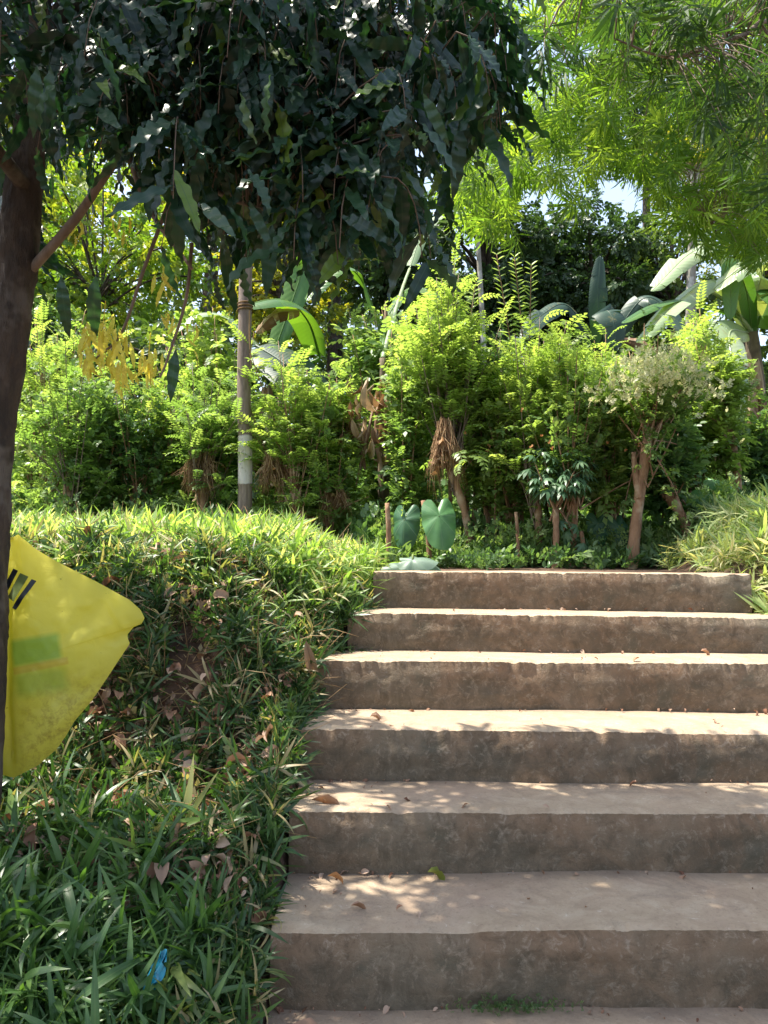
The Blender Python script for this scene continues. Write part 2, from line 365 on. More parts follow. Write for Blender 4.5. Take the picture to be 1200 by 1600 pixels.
# smooth value noise on the CPU
_perm = RS.rand(64,64)
def vn(x,y):
    x=np.asarray(x,float); y=np.asarray(y,float)
    xi=np.floor(x).astype(int); yi=np.floor(y).astype(int); fx=x-xi; fy=y-yi
    fx=fx*fx*(3-2*fx); fy=fy*fy*(3-2*fy)
    g=lambda a,b:_perm[a%64,b%64]
    return (g(xi,yi)*(1-fx)+g(xi+1,yi)*fx)*(1-fy)+(g(xi,yi+1)*(1-fx)+g(xi+1,yi+1)*fx)*fy-.5

# ------------------------------------------------------------------ terrain
ND = [-.16,.16,.50,.84,1.18,1.53,1.87,2.21,2.52,2.87,3.20,3.55]      # nose distances
NZ = [-.85,-.68,-.51,-.34,-.17,.005,.181,.348,.510,.688,.841,1.02]
def stairz(Y): return np.interp(Y, ND+[8], NZ+[1.02])
def sm(x,a,b):
    t=np.clip((x-a)/(b-a),0,1); return t*t*(3-2*t)
def stepz(Y):
    Y=np.asarray(Y,float); return np.array(NZ)[np.clip(np.searchsorted(ND,Y,side='right')-1,0,len(NZ)-1)]
def gz(X,Y):
    X=np.asarray(X,float); Y=np.asarray(Y,float)
    back=np.interp(Y,[0,4.5,5.6,6.6,8,12,20,40,90],[1.0,1.005,1.05,1.10,1.38,2.2,3.9,8.0,12])
    pl=np.interp(Y,[-2,.2,1.0,1.6,2.1,2.5,2.74,3.0,3.7,5,6.3,8,12,20,40,90],[-1.1,-.5,-.2,.08,.22,.34,.76,1.0,1.10,1.21,1.28,1.5,2.3,4.0,8,12])
    pl=pl+vn(X*2.1,Y*2.1)*.08+vn(X*6,Y*6)*.04
    edge=np.interp(Y,[2.5,3.0,3.2,3.6,4.2,5.5,7],[-.262,-.265,-.15,-.05,-.15,-.3,0])
    mid=np.where(Y<3.75, stairz(Y-.30)-.13, back)
    L=1-sm(X, edge-.42, edge-.02)
    I=sm(X,edge-.05,edge+.03)
    mid=np.where(Y<3.75, (stairz(Y-.04)-.035)*(1-I)+mid*I, mid)
    pl=pl+(np.abs(vn(X*7,Y*7+3))*.10)*sm(Y,2.2,2.6)*(1-sm(Y,3.2,3.6))
    pr=np.interp(Y,[-2,1,2,3,3.5,3.9,4.6,5.5,7,12,20,40,90],[-1.0,-.3,.3,.95,1.05,1.18,1.30,1.3,1.35,2.2,3.9,8,12])+vn(X*2+9,Y*2)*.08
    redge=np.interp(Y,[2.5,3.4,3.6,5,6.2],[1.95,1.85,1.72,1.82,2.2])
    R=sm(X, redge, redge+.45)
    far=sm(Y,6.2,8)
    z=mid*(1-L)+pl*L
    z=z*(1-R)+pr*R
    z=z*(1-far)+(back+vn(X*.8,Y*.8)*.25)*far
    return z
def gzf(x,y): return float(gz(x,y))
def terrain():
    xs=np.concatenate([np.linspace(-60,-6,28)[:-1],np.linspace(-6,-3,16)[:-1],np.linspace(-3,3.2,150),np.linspace(3.2,8,22)[1:],np.linspace(8,60,28)[1:]])
    ys=np.concatenate([np.linspace(-4,.8,20)[:-1],np.linspace(.8,4.6,120),np.linspace(4.6,9,60)[1:],np.linspace(9,95,60)[1:]])
    X,Y=np.meshgrid(xs,ys,indexing='ij'); Z=gz(X,Y)
    m=MB(); m.grid(np.stack([X,Y,Z],-1)); o=m.build('ground',M['soil'],smooth=True); tag(o,'red brown earth ground and banks around the steps','ground',kind='structure')
terrain()

# ------------------------------------------------------------------ staircase
XL,XR=-.265,1.95
def stairs():
    root=empty('concrete_staircase',(.7,1.5,0),'broad weathered concrete staircase climbing to the garden','staircase')
    n=700; xs=np.linspace(XL,XR,n)
    for i in range(len(ND)):
        y0,z0=ND[i],NZ[i]; zb=NZ[i-1] if i else z0-.17
        y1=ND[i+1]+.05 if i+1<len(ND) else y0+.55
        xr = 1.69 if i==11 else XR
        xl = -.05 if i>=11 else (-.15 if i==10 else (-.30 if i>=8 else XL))
        xs=np.linspace(xl,xr,n)
        tilt=[0,0,0,0,0,0,0,-.0015,-.004,-.003,-.006,-.004][i]
        zt=z0+tilt*(xs-.5)*2+vn(xs*1.6+i*7,i*3.3)*.008+vn(xs*6+i*3,1.7+i)*.003
        yy=y0+vn(xs*1.5+i*5,9.1)*.014+vn(xs*7,i*2.2)*.005
        chip=np.clip(vn(xs*5.3+i*13,4.4+i)-.27,0,1)*.10+np.clip(vn(xs*23+i*5,2.4+i)-.22,0,1)*.05+np.clip(vn(xs*47+i*3,6.4+i)-.16,0,1)*.02+np.abs(vn(xs*80,i+.3))*.008
        # tread rows (back to nose) then riser rows
        rt=[]; ts=np.linspace(1,0,16)
        for t in ts:
            r=.010*max(0,1-t*20)
            ch=chip*(1 if t==0 else (.35 if t<.08 else 0))
            y=yy+ (y1-y0)*t + (chip if t==0 else 0)*.8
            z=zt - ch*.7 - .004*(1 if t==0 else 0)+vn(xs*3,t*4+i*3)*.006*(t>0)+vn(xs*17,t*9+i)*.0025*(t>0)
            rt.append(np.stack([xs,y,z],-1))
        m=MB(); uv=np.stack(np.meshgrid(np.linspace(0,1,16),xs,indexing='ij'),-1); m.grid(np.array(rt),uv=uv)
        step=m  # tread surface
        so_=empty('step',(0.7,y0,zb),None,None); so_.parent=root; so_.location=Vector((.7,y0,zb))-Vector(root.location)
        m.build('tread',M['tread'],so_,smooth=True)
        rr=[]; hs=np.linspace(0,1,16)
        last=rt[-1]
        for h in hs:
            if h==0: rr.append(last.copy()); continue
            k=np.clip(h*7,0,1)
            y=last[:,1]*(1-k)+(yy+.0)*k -.006*math.sin(h*3.1)+ vn(xs*9+i*3,h*5)*.008*k+vn(xs*26,h*14+i)*.004*k
            z=last[:,2]*(1-h)+(zb-.03)*h
            rr.append(np.stack([xs,y,z],-1))
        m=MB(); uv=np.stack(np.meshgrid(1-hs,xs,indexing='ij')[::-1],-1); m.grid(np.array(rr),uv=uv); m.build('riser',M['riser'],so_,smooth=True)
        # end faces
        for xe,cs in ((xl,0),(xr,-1)):
            m=MB()
            a=np.array([rt[0][cs],rt[-1][cs]]); b=a.copy(); b[:,2]=zb-.2; b[1,1]=rr[-1][cs][1]
            g=np.array([np.linspace(a[0],a[1],6),np.linspace(b[0],b[1],6)])
            m.grid(g); m.build('side_face',M['riser'],so_)
stairs()
def moss():
    m=MB(); n=300
    x=.29+RS.randn(n)*.06; y=1.862-RS.rand(n)*.03; z=.012+np.abs(RS.randn(n))*.012
    m.inst(SPR[0],np.stack([x,y,z],-1),np.stack([RS.randn(n)*.5,-RS.rand(n),RS.rand(n)+.2],-1),RS.randn(n,3),.006+RS.rand(n)*.010)
    tag(m.build('moss',M['hedgedeep']),'small cushion of green moss at the foot of the lowest riser','moss',kind='stuff')
moss()

# ------------------------------------------------------------------ grass
def region(n, x0,x1,y0,y1, cond):
    X=RS.uniform(x0,x1,n*3); Y=RS.uniform(y0,y1,n*3); k=cond(X,Y); return X[k][:n],Y[k][:n]
def upd(n, s=.35):
    return np.stack([RS.randn(n)*s,RS.randn(n)*s,np.ones(n)],-1)
def grass(name,label,mat,T,X,Y,size,zoff=0,bias=(0,0,0),s=.4):
    m=MB(); idx=RS.randint(0,len(T),len(X)); Z=gz(X,Y)
    for k,t in enumerate(T):
        q=idx==k; n=q.sum(); A=upd(n,s)+np.array(bias)
        m.inst(t,np.stack([X[q],Y[q],Z[q]-.01+zoff*RS.rand(n)],-1),A,RS.randn(n,3),size[q])
    return tag(m.build(name,mat),label,'grass',kind='stuff')
ledge=lambda Y: np.interp(Y,[0,2.4,2.6,3.0,3.2,3.45,3.6,4.3],[-.33,-.33,-.31,-.29,-.16,-.10,.0,-.12])
X,Y=region(21000,-3.2,.04,2.9,6.4,lambda X,Y:(X<ledge(Y)+vn(X*4,Y*4)*.12)&(RS.rand(len(X))<1.25-.15*Y))
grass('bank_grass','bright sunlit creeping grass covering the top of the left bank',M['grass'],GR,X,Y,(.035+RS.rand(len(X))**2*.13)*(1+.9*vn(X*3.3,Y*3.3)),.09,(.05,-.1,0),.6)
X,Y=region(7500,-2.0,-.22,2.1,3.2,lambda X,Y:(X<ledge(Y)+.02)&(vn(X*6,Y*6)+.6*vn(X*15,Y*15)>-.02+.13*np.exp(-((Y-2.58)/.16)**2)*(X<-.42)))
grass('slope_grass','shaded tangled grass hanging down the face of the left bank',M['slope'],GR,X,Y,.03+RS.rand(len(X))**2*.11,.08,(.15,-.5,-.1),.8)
X,Y=region(2600,-2.0,-.2,2.1,3.5,lambda X,Y:(X<ledge(Y)+.03)&(vn(X*5+7,Y*5)>-.1))
grass('bank_weeds','tiny leaved weeds mixed into the shaded face of the left bank',M['slope'],SPR,X,Y,.03+RS.rand(len(X))*.05,.09,(.1,-.4,0),.8)
def edge_tufts():
    m=MB(); n=900; Y=RS.uniform(1.3,3.5,n); X=ledge(Y)+RS.uniform(-.09,.035,n); Z=np.maximum(gz(X,Y),stepz(Y)-.02)
    for k in range(6):
        q=slice(k,None,6); nn=len(X[q]); m.inst(GR[k],np.stack([X[q],Y[q],Z[q]],-1),upd(nn,.6)+[.35,-.25,-.2],RS.randn(nn,3),.04+RS.rand(nn)*.10)
    tag(m.build('edge_grass',M['slope']),'grass tufts spilling over the left ends of the steps','grass',kind='stuff')
edge_tufts()
X,Y=region(4300,-1.7,-.22,.9,2.3,lambda X,Y:(X<-.36+vn(X*5,Y*5)*.14)&(RS.rand(len(X))<np.interp(Y,[.9,1.8,2.3],[1,.9,.25])))
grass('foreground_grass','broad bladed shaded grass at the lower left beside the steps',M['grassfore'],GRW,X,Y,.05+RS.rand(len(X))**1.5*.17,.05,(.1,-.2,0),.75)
X,Y=region(5200,1.5,4.2,3.45,6.4,lambda X,Y:(X>np.interp(Y,[3.4,3.7,5,6.4],[1.72,1.64,1.86,2.3])+vn(X*4,Y*4)*.15))
M['grasspale']=leafmat('pale grass',G3((.20,.32,.11),(.34,.43,.17),(.62,.58,.34)),.5,.5,(1.3,1.25,.6))
grass('right_bank_grass','pale sunlit grass mound right of the top step',M['grasspale'],GR,X,Y,(.06+RS.rand(len(X))*.13)*(1+.8*vn(X*3,Y*3)),.12,(-.15,-.2,0),.5)
# hanging tuft at the right end of the top step
def ground_cover():
    m=MB()
    def put(n,x0,x1,y0,y1,cond,h,lo,hi,TT):
        nonlocal m
        X,Y=region(n,x0,x1,y0,y1,cond); idx=RS.randint(0,len(TT),len(X)); Z=gz(X,Y)+h*RS.rand(len(X))*(.6+1.2*np.abs(vn(X*1.7,Y*1.7)))
        for k in range(len(TT)):
            q=idx==k; n_=q.sum(); m.inst(TT[k],np.stack([X[q],Y[q],Z[q]],-1),upd(n_,.9)+[0,-.3,0],RS.randn(n_,3),lo+RS.rand(n_)*(hi-lo))
    put(13000,-6,6,5.0,9,lambda X,Y:(Y>np.where(X<-.25,6.7,5.7)+.6*vn(X*2,Y*2)),.45,.05,.14,SPR2)
    put(2600,-6,6,5.0,6.9,lambda X,Y:(vn(X*2.2,Y*2.2)>.05),.12,.05,.13,SPR2)
    put(7000,-7,8,8,13,lambda X,Y:X<99,.8,.15,.35,SPR2)
    put(4500,-5.5,6,5.0,9,lambda X,Y:Y>5.2+vn(X*3,Y*3)*.6,.08,.08,.22,GR)
    put(700,-.1,1.7,4.6,5.6,lambda X,Y:(Y>5.1+vn(X*3,Y*3)*.9)&(vn(X*4,Y*4)>-.1),.10,.03,.08,SPR2)
    w_=MB(); m0=m; m=w_
    put(2600,-.1,2.6,5.35,6.3,lambda X,Y:(vn(X*2.6+4,Y*2.6)>-.16),.38,.03,.085,SPR)
    put(1500,-.1,2.6,5.5,6.6,lambda X,Y:(vn(X*2.6+9,Y*2.6)>-.05),.10,.10,.26,GR)
    put(2600,-4.5,-.1,6.0,7.4,lambda X,Y:(vn(X*2.6+4,Y*2.6)>-.1),.40,.03,.09,SPR)
    tag(m.build('undergrowth',M['hedge']),'fine leaved taller weeds growing among the hedge trunks','undergrowth',kind='stuff'); m=m0
    tag(m.build('ground_cover',M['hedgedeep']),'low green weeds covering the ground under the hedge','ground cover',kind='stuff')
ground_cover()
def litter():
    m=MB(); n=4200
    X,Y=region(n,-1.9,-.26,1.9,3.15,lambda X,Y:(X<-.33)&(vn(X*4+3,Y*4)>-.2))
    X2,Y2=region(420,-3,-.2,3.0,5.5,lambda X,Y:X<ledge(Y)-.05)
    X=np.concatenate([X,X2]);Y=np.concatenate([Y,Y2]); Z=gz(X,Y)+RS.rand(len(X))*.10
    idx=RS.randint(0,5,len(X))
    for k in range(5):
        q=idx==k; n=q.sum(); A=RS.randn(n,3)*[1,.8,.5]; m.inst(CURL[k],np.stack([X[q],Y[q],Z[q]],-1),A,upd(n,.8),.018+RS.rand(n)**3*.065)
    pass
    tag(m.build('leaf_litter',M['litter']),'brown dry leaf litter on the face of the left bank','leaf litter',kind='stuff')
    m=MB(); n=4600
    X,Y=region(n,-2.2,-.22,2.1,4.4,lambda X,Y:X<ledge(Y)+.04)
    Z=gz(X,Y)+.01; A=RS.randn(len(X),3)*[1,1,.6]+[0,-.1,.5]; A/=np.linalg.norm(A,axis=1,keepdims=True)
    L=.06+RS.rand(len(X))**2*.2; p0=np.stack([X,Y,Z],-1); p1=p0+A*L[:,None]*.5+[0,0,.02]; p2=p0+A*L[:,None]+[0,0,-.01]
    m.tubes(np.stack([p0,p1,p2],1),np.array([.0016,.0013,.0007]),4)
    tag(m.build('dry_stalks',M['straw']),'thin straw coloured dry stalks tangled through the left bank','dry stalks',kind='stuff')
litter()

def crumbs():
    m=MB(); n=420; i=RS.randint(5,11,n); t=RS.rand(n)**2.2; y0=np.array(ND)[i]; y1=np.array(ND+[4])[i+1]; back=RS.rand(n)<.65
    y=np.where(back,y1-.004-t*.05,y0+RS.rand(n)*(y1-y0)); x=np.where(RS.rand(n)<.4,-.27+np.abs(RS.randn(n))*.2,RS.uniform(-.2,1.6,n)); z=np.array(NZ)[i]+.008
    for k in range(5):
        q=slice(k,None,5); nn=len(x[q]); m.inst(CURL[k],np.stack([x[q],y[q],z[q]],-1),RS.randn(nn,3)*[1,1,.15],upd(nn,.4),.006+RS.rand(nn)**3*.03)
    tag(m.build('leaf_crumbs',M['litter']),'tiny dry leaf crumbs gathered along the backs of the treads','leaf litter',kind='stuff')
crumbs()
# single fallen leaves and scraps
def fallen(name,label,px,py,Y,L,mat,k,ax,wide=1.0,z=None,n=(0,0,1),cat='leaf'):
    p=P(px,py,Y)
    if z is not None: p[2]=z
    m=MB(); m.inst(CURL[k],[p],[ax],[n],np.array([[L*wide,L,L]]),r=.6)
    return tag(m.build(name,mat,origin=p),label,cat)
M['leafgreen']=leafmat('fallen green leaf',G3((.10,.14,.03),(.16,.19,.04),(.2,.2,.05)),.3,.5)
M['orange']=leafmat('orange leaf',G3((.28,.12,.04),(.36,.16,.05),(.42,.2,.06)),.3,.5,(1.2,.9,.4))
fallen('fallen_leaf','curled yellow green leaf lying at the back of the second tread from the bottom',668,1385,2.15,.075,M['leafgreen'],0,(1,.45,.25),.8,.206)
fallen('fallen_leaf','flat dark brown dry leaf on the third tread from the bottom, at its left end',485,1256,2.27,.11,M['litter'],1,(1,.05,.05),.5,.362)
fallen('fallen_leaf','small crumpled dry leaf at the left of the fourth tread from the bottom',578,1120,2.66,.05,M['litter'],2,(.8,.2,.5),1,.525)
fallen('fallen_leaf','orange brown leaf on the left end of the second tread from the bottom',512,1384,2.1,.05,M['orange'],3,(1,.1,.15),.9,.215)
fallen('fallen_leaf','large brown leaf at the foot of the lowest riser',455,1590,1.78,.10,M['litter'],4,(1,.1,.1),.7,.02)
fallen('fallen_leaf','small dark dry leaf on the sixth tread from the bottom near its right end',1095,1023,3.12,.055,M['litter'],2,(1,.1,.3),1,.70)
fallen('fallen_leaf','tiny brown leaf lying on the lowest visible tread near its left edge',548,1424,1.98,.045,M['litter'],1,(1,.3,.1),.7,.19)
fallen('dead_banana_scrap','long torn brown dead leaf hanging down the face of the left bank',415,950,2.92,.22,M['deadbanana'],0,(.45,-.35,-1),.55,None,(0,-1,.2),'dead leaf')
fallen('dead_banana_scrap','pinkish brown dead leaf strip hanging beside the third riser from the top',478,1000,2.78,.16,M['deadbanana'],3,(.25,-.3,-1),.5,None,(0,-1,.2),'dead leaf')
fallen('yellow_ground_leaf','pointed yellow leaf standing up on the left bank top',262,820,3.9,.09,M['yellowleaf'],2,(.35,0,1),.45,None,(0,-1,.1))
def blue_scrap():
    m,t,out=newmat('blue plastic'); p=t.nodes.new('ShaderNodeBsdfPrincipled'); t.links.new(p.outputs[0],out.inputs[0])
    tc=t.nodes.new('ShaderNodeTexCoord'); t.links.new(ramp(t,noise(t,30,3,.5,tc.outputs['Object']),[(.35,(.0,.13,.22)),(.65,(.02,.30,.38))]),p.inputs['Base Color']); p.inputs['Roughness'].default_value=.25
    o=P(242,1500,1.68); b=MB(); a=np.linspace(-1,1,9); U,V=np.meshgrid(a,a,indexing='ij')
    G=np.stack([U*.011+V*.012+vn(U*2,V*4)*.018, V*.012+vn(U*3+4,V*3)*.03, V*.034+vn(U*3,V*3+5)*.02-.03],-1)+o; b.grid(G)
    tag(b.build('plastic_wrapper',m,origin=o,smooth=True),'crumpled bright blue plastic scrap half buried in the foreground grass','wrapper')
blue_scrap()

# ------------------------------------------------------------------ curves
def bez(p0,p1,p2,n=8):
    t=np.linspace(0,1,n)[:,None]; return (1-t)**2*p0+2*t*(1-t)*p1+t*t*p2
def smoothpath(pts,n=24,jit=0):
    pts=np.array(pts,float); k=len(pts); t=np.linspace(0,k-1,n); out=[]
    for c in range(pts.shape[1]):
        y=pts[:,c]; mm=np.gradient(y); i=np.clip(t.astype(int),0,k-2); f=t-i
        out.append((2*f**3-3*f**2+1)*y[i]+(f**3-2*f**2+f)*mm[i]+(-2*f**3+3*f**2)*y[i+1]+(f**3-f**2)*mm[i+1])
    r=np.stack(out,-1)
    if jit: r[:,:3]+=RS.randn(n,3)*jit
    return r
def inpoly(x,y,poly):
    poly=np.array(poly,float); r=np.zeros(len(x),bool); j=len(poly)-1
    for i in range(len(poly)):
        xi,yi=poly[i]; xj,yj=poly[j]
        c=((yi>y)!=(yj>y))&(x<(xj-xi)*(y-yi)/(yj-yi+1e-9)+xi); r^=c; j=i
    return r
def Pv(px,py,Y):
    v=(800-py)/F; u=(px-600)/F; dy=math.cos(PITCH)-v*math.sin(PITCH); dz=math.sin(PITCH)+v*math.cos(PITCH)
    return np.stack([u*Y/dy,Y,CZ+dz*Y/dy],-1)

# ------------------------------------------------------------------ the dark wavy-leaved tree (left foreground)
def wavy_tree():
    base=P(-60,1330,2.0); base[2]=gzf(base[0],2.0)
    root=empty('wavy_leaved_tree',base,'dark barked tree at the left edge with long wavy drooping leaves','tree')
    tp=[(-44,1290),(-30,1100),(-19,950),(-13,820),(-5,700),(10,590),(26,480),(38,380),(46,290),(58,180),(62,90),(66,-40),(50,-300),(60,-700)]
    rad=[.078,.070,.064,.06,.057,.055,.053,.052,.050,.044,.04,.038,.036,.03]
    pts=[np.append(P(a,b,2.0),r) for a,b,r in zip([q[0]-8 for q in tp],[q[1] for q in tp],rad)]
    pts[0][2]=base[2]-.05
    sp=smoothpath(pts,200); m=MB()
    # bumpy trunk
    p=sp[:,:3]; r=sp[:,3]; S=40; th=np.arange(S+1)*2*math.pi/S
    G=[]
    for i in range(len(p)):
        rr=r[i]*.93*(1+.16*vn(np.cos(th)*2+3,np.full(S+1,i*.22)+np.sin(th)*2)+.16*vn(np.cos(th)*6+3,np.full(S+1,i*.5)+np.sin(th)*6))
        G.append(np.stack([p[i,0]+rr*np.cos(th),p[i,1]+rr*np.sin(th),np.full(S+1,p[i,2])],-1))
    m.grid(np.array(G)[::-1]); m.build('trunk',M['bark'],root,smooth=True)
    # limbs
    limbs=[]
    def limb(pxs,r0,r1,n=16):
        q=smoothpath([P(*a) for a in pxs],n); limbs.append((q,np.linspace(r0,r1,n)))
    limb([(50,420,2.0),(120,340,1.95),(175,260,1.9),(240,190,1.9),(330,130,2.0),(450,110,2.1)],.013,.006)
    limb([(55,190,2.0),(160,90,2.0),(300,20,2.1),(470,0,2.2),(640,30,2.3)],.028,.007)
    limb([(60,60,2.0),(200,-80,2.1),(380,-140,2.3),(600,-120,2.5),(780,-40,2.6)],.03,.008)
    limb([(60,-20,2.0),(200,-160,1.8),(420,-260,1.7),(640,-250,1.8),(800,-160,1.9)],.028,.008)
    limb([(46,300,2.0),(-20,220,1.8),(-90,160,1.7),(-200,100,1.6)],.022,.006)
    limb([(55,-200,2.0),(160,-420,2.3),(300,-560,2.6),(500,-600,2.8)],.028,.008)
    limb([(55,-300,2.0),(-100,-480,1.8),(-260,-560,1.7)],.028,.008)
    limb([(300,20,2.1),(420,150,2.2),(540,240,2.3),(600,330,2.4)],.014,.004)
    limb([(300,130,2.0),(300,240,1.85),(340,300,1.8),(420,330,1.75)],.011,.004)
    limb([(200,240,1.9),(235,330,1.85),(300,420,1.8)],.009,.004)
    limb([(470,0,2.2),(560,120,2.0),(640,220,2.0)],.012,.004)
    limb([(640,30,2.3),(720,40,2.2),(770,90,2.1)],.008,.004)
    limb([(270,300,1.9),(225,420,1.9),(190,520,1.9),(150,560,1.9)],.006,.0025)
    limb([(300,380,1.85),(290,470,1.85),(262,560,1.85),(250,590,1.85)],.005,.0025)
    for q,r in limbs:
        mm=MB(); mm.tubes(q[None],r[None],8); mm.build('branch',M['twig'] if r[0]<.02 else M['bark'],root,smooth=True)
    LP=np.concatenate([q for q,_ in limbs])
    # twig seeds: the part of the crown in view, then unseen crown added for shade
    poly=[(-120,-60),(800,-60),(800,20),(785,80),(750,115),(700,115),(665,215),(640,300),(560,325),(450,335),(370,300),(310,255),(250,170),(130,130),(85,260),(-20,400),(-140,400)]
    N=3000; px=RS.uniform(-150,860,N); py=RS.uniform(-60,430,N); k=inpoly(px,py,poly); px,py=px[k],py[k]; k=np.where(px>600,RS.rand(len(px))<.5,np.where(px<140,RS.rand(len(px))<.38,True)); px,py=px[k][:560],py[k][:560]
    S1y=RS.uniform(1.5,2.62,len(px)); tz=((px<110)&(py>130)&(py<400))|((px>20)&(px<100)&(py<110)&(py>-20)); S1y=np.where(tz,S1y*.25+2.2,S1y); S1=Pv(px,py,S1y)
    N2=420; S2=np.stack([RS.uniform(-2.2,.35,N2),RS.uniform(1.0,2.15,N2),RS.uniform(2.3,4.3,N2)],-1)
    q=(S2[:,2]>1.02+S2[:,1]*.78); S2=S2[q]
    S3=np.stack([RS.uniform(-2.4,-1.1,90),RS.uniform(1.0,2.7,90),RS.uniform(1.9,3,90)],-1)
    S_=np.concatenate([S1,S2,S3]); n=len(S_)
    # connect each twig to the nearest limb point
    d=((S_[:,None,:]-LP[None])**2).sum(-1); near=LP[d.argmin(1)]; dist=np.sqrt(d.min(1))
    ok=dist<.55
    mm=MB(); kk=6; t=np.linspace(0,1,kk)[None,:,None]
    A=near[ok]; B=S_[ok]; midp=(A+B)/2+np.stack([RS.randn(len(A))*.03,RS.randn(len(A))*.03,.05+RS.rand(len(A))*.06],-1)
    mm.tubes((1-t)**2*A[:,None]+2*t*(1-t)*midp[:,None]+t*t*B[:,None],np.linspace(.0032,.0018,kk),4)
    # the leafy twig itself
    hd=RS.randn(n,3); hd[:,2]=0; hd/=np.linalg.norm(hd,axis=1,keepdims=True)
    L=.12+RS.rand(n)*.16; E=S_+hd*L[:,None]*.45; E[:,2]-=L*.85; C=S_+hd*L[:,None]*.4
    t=np.linspace(0,1,5)[None,:,None]
    mm.tubes((1-t)**2*S_[:,None]+2*t*(1-t)*C[:,None]+t*t*E[:,None],np.linspace(.0018,.001,5),4)
    mm.build('twigs',M['twig'],root)
    lm=MB(); nl=8
    for j in range(nl):
        tt=(j+.5)/nl*np.ones(n)+RS.randn(n)*.03; tt=np.clip(tt,0,1)[:,None]
        O=(1-tt)**2*S_+2*tt*(1-tt)*C+tt*tt*E
        side=np.cross(hd,[0,0,1.])*(1 if j%2 else -1)
        D=side*(.55+RS.rand(n,1)*.5)+hd*RS.rand(n,1)*.7+RS.randn(n,3)*.22; D[:,2]-=.1+RS.rand(n)*1.3
        nrm=np.stack([RS.randn(n)*.45,RS.randn(n)*.45-.25,np.ones(n)],-1)+hd*.5
        sz=.10+RS.rand(n)*.085
        var=RS.randint(0,4,n)
        for v in range(4):
            q=var==v
            s3=np.stack([sz[q]*RS.uniform(.85,1.25,q.sum()),sz[q],sz[q]],-1)
            lm.inst(ASH[v],O[q],D[q],nrm[q],s3)
    # named big leaves seen up close
    big=[((425,350,1.62),(-.05,-.1,-1),.165,2),((470,370,1.65),(.35,-.1,-1),.16,0),((440,325,1.6),(1,-.1,-.38),.22,1),((720,190,1.8),(-.05,0,-1),.19,0),((760,200,1.85),(.5,0,-1),.17,2),((700,120,1.8),(.15,0,-1),.15,1),((820,70,1.9),(.05,0,-1),.16,3),((150,430,1.75),(-.1,0,-1),.16,3),((95,430,1.7),(.1,0,-1),.15,1),((290,170,1.6),(-.2,0,-1),.12,0),((340,210,1.6),(.9,0,-.5),.13,0),((230,250,1.65),(.05,0,-1),.14,2),((275,545,1.8),(-.1,0,-1),.13,2)]
    for (a,b,Yb),dd,L_,v in big: lm.inst(ASH[v],[P(a,b,Yb)],[dd],[(.2,-1,.35)],np.array([[L_*1.15,L_,L_]]),r=.75)
    for _ in range(30):
        a_,b_=random.uniform(40,690),random.uniform(40,330)
        if a_<240 and b_>170: continue
        o=P(a_,b_,random.uniform(1.38,1.52)); L_=random.uniform(.10,.15); dd=(random.gauss(.25,.6),random.gauss(-.1,.2),-random.uniform(.3,1.1))
        lm.inst(ASH[random.randrange(4)],[o],[dd],[(random.gauss(0,.4),-.7,.7)],np.array([[L_*1.1,L_,L_]]),r=random.uniform(.75,.92)); tw=np.array([o+[random.gauss(0,.05),.12,.12],o+[0,.05,.03],o]); lm.tubes(tw[None],.0011,4,r=.1)
    lm.build('foliage',M['ashoka'],root,smooth=True)
    # hanging yellowed leaves
    ym=MB(); 
    for cx,cy,nn,Yd,sp,ln in ((165,530,40,1.9,26,.07),(188,575,26,1.9,16,.06),(232,570,22,1.86,14,.05),(138,565,14,1.9,10,.06),(255,430,9,1.88,14,.06),(262,500,6,1.88,14,.045),(300,520,5,1.9,20,.04),(195,350,6,2.0,20,.06),(120,370,5,2.0,15,.05)):
        for _ in range(nn):
            o=P(cx+random.gauss(0,sp*.6),cy+random.gauss(-8,sp*.7),Yd+random.gauss(0,.03))
            ym.inst(ASH[random.randrange(4)],[o],[(random.gauss(0,.28),random.gauss(0,.25),-1)],[(random.gauss(0,1),-1,random.gauss(0,.5))],np.array([[ln*.95,ln*random.uniform(.7,1.15),ln]]))
    ym.tubes(np.array([[P(165,470,1.9),P(160,520,1.9),P(168,580,1.9)],[P(200,500,1.9),P(192,560,1.9),P(190,620,1.9)],[P(235,520,1.86),P(232,560,1.86),P(236,600,1.86)]]),.0012,4)
    ym.build('yellowed_leaves',M['yellowleaf'],root,smooth=True)
    for a in ((30,690,1.95),(38,700,1.9),(48,690,1.95)):
        o=MB(); o.inst(ASH[1],[P(*a)],[(random.gauss(.1,.4),0,-1)],[(0,-1,.3)],np.array([[.05,.045,.045]]),r=1.); o.build('yellow_green_leaf',M['hedgebright'],root)
    
wavy_tree()

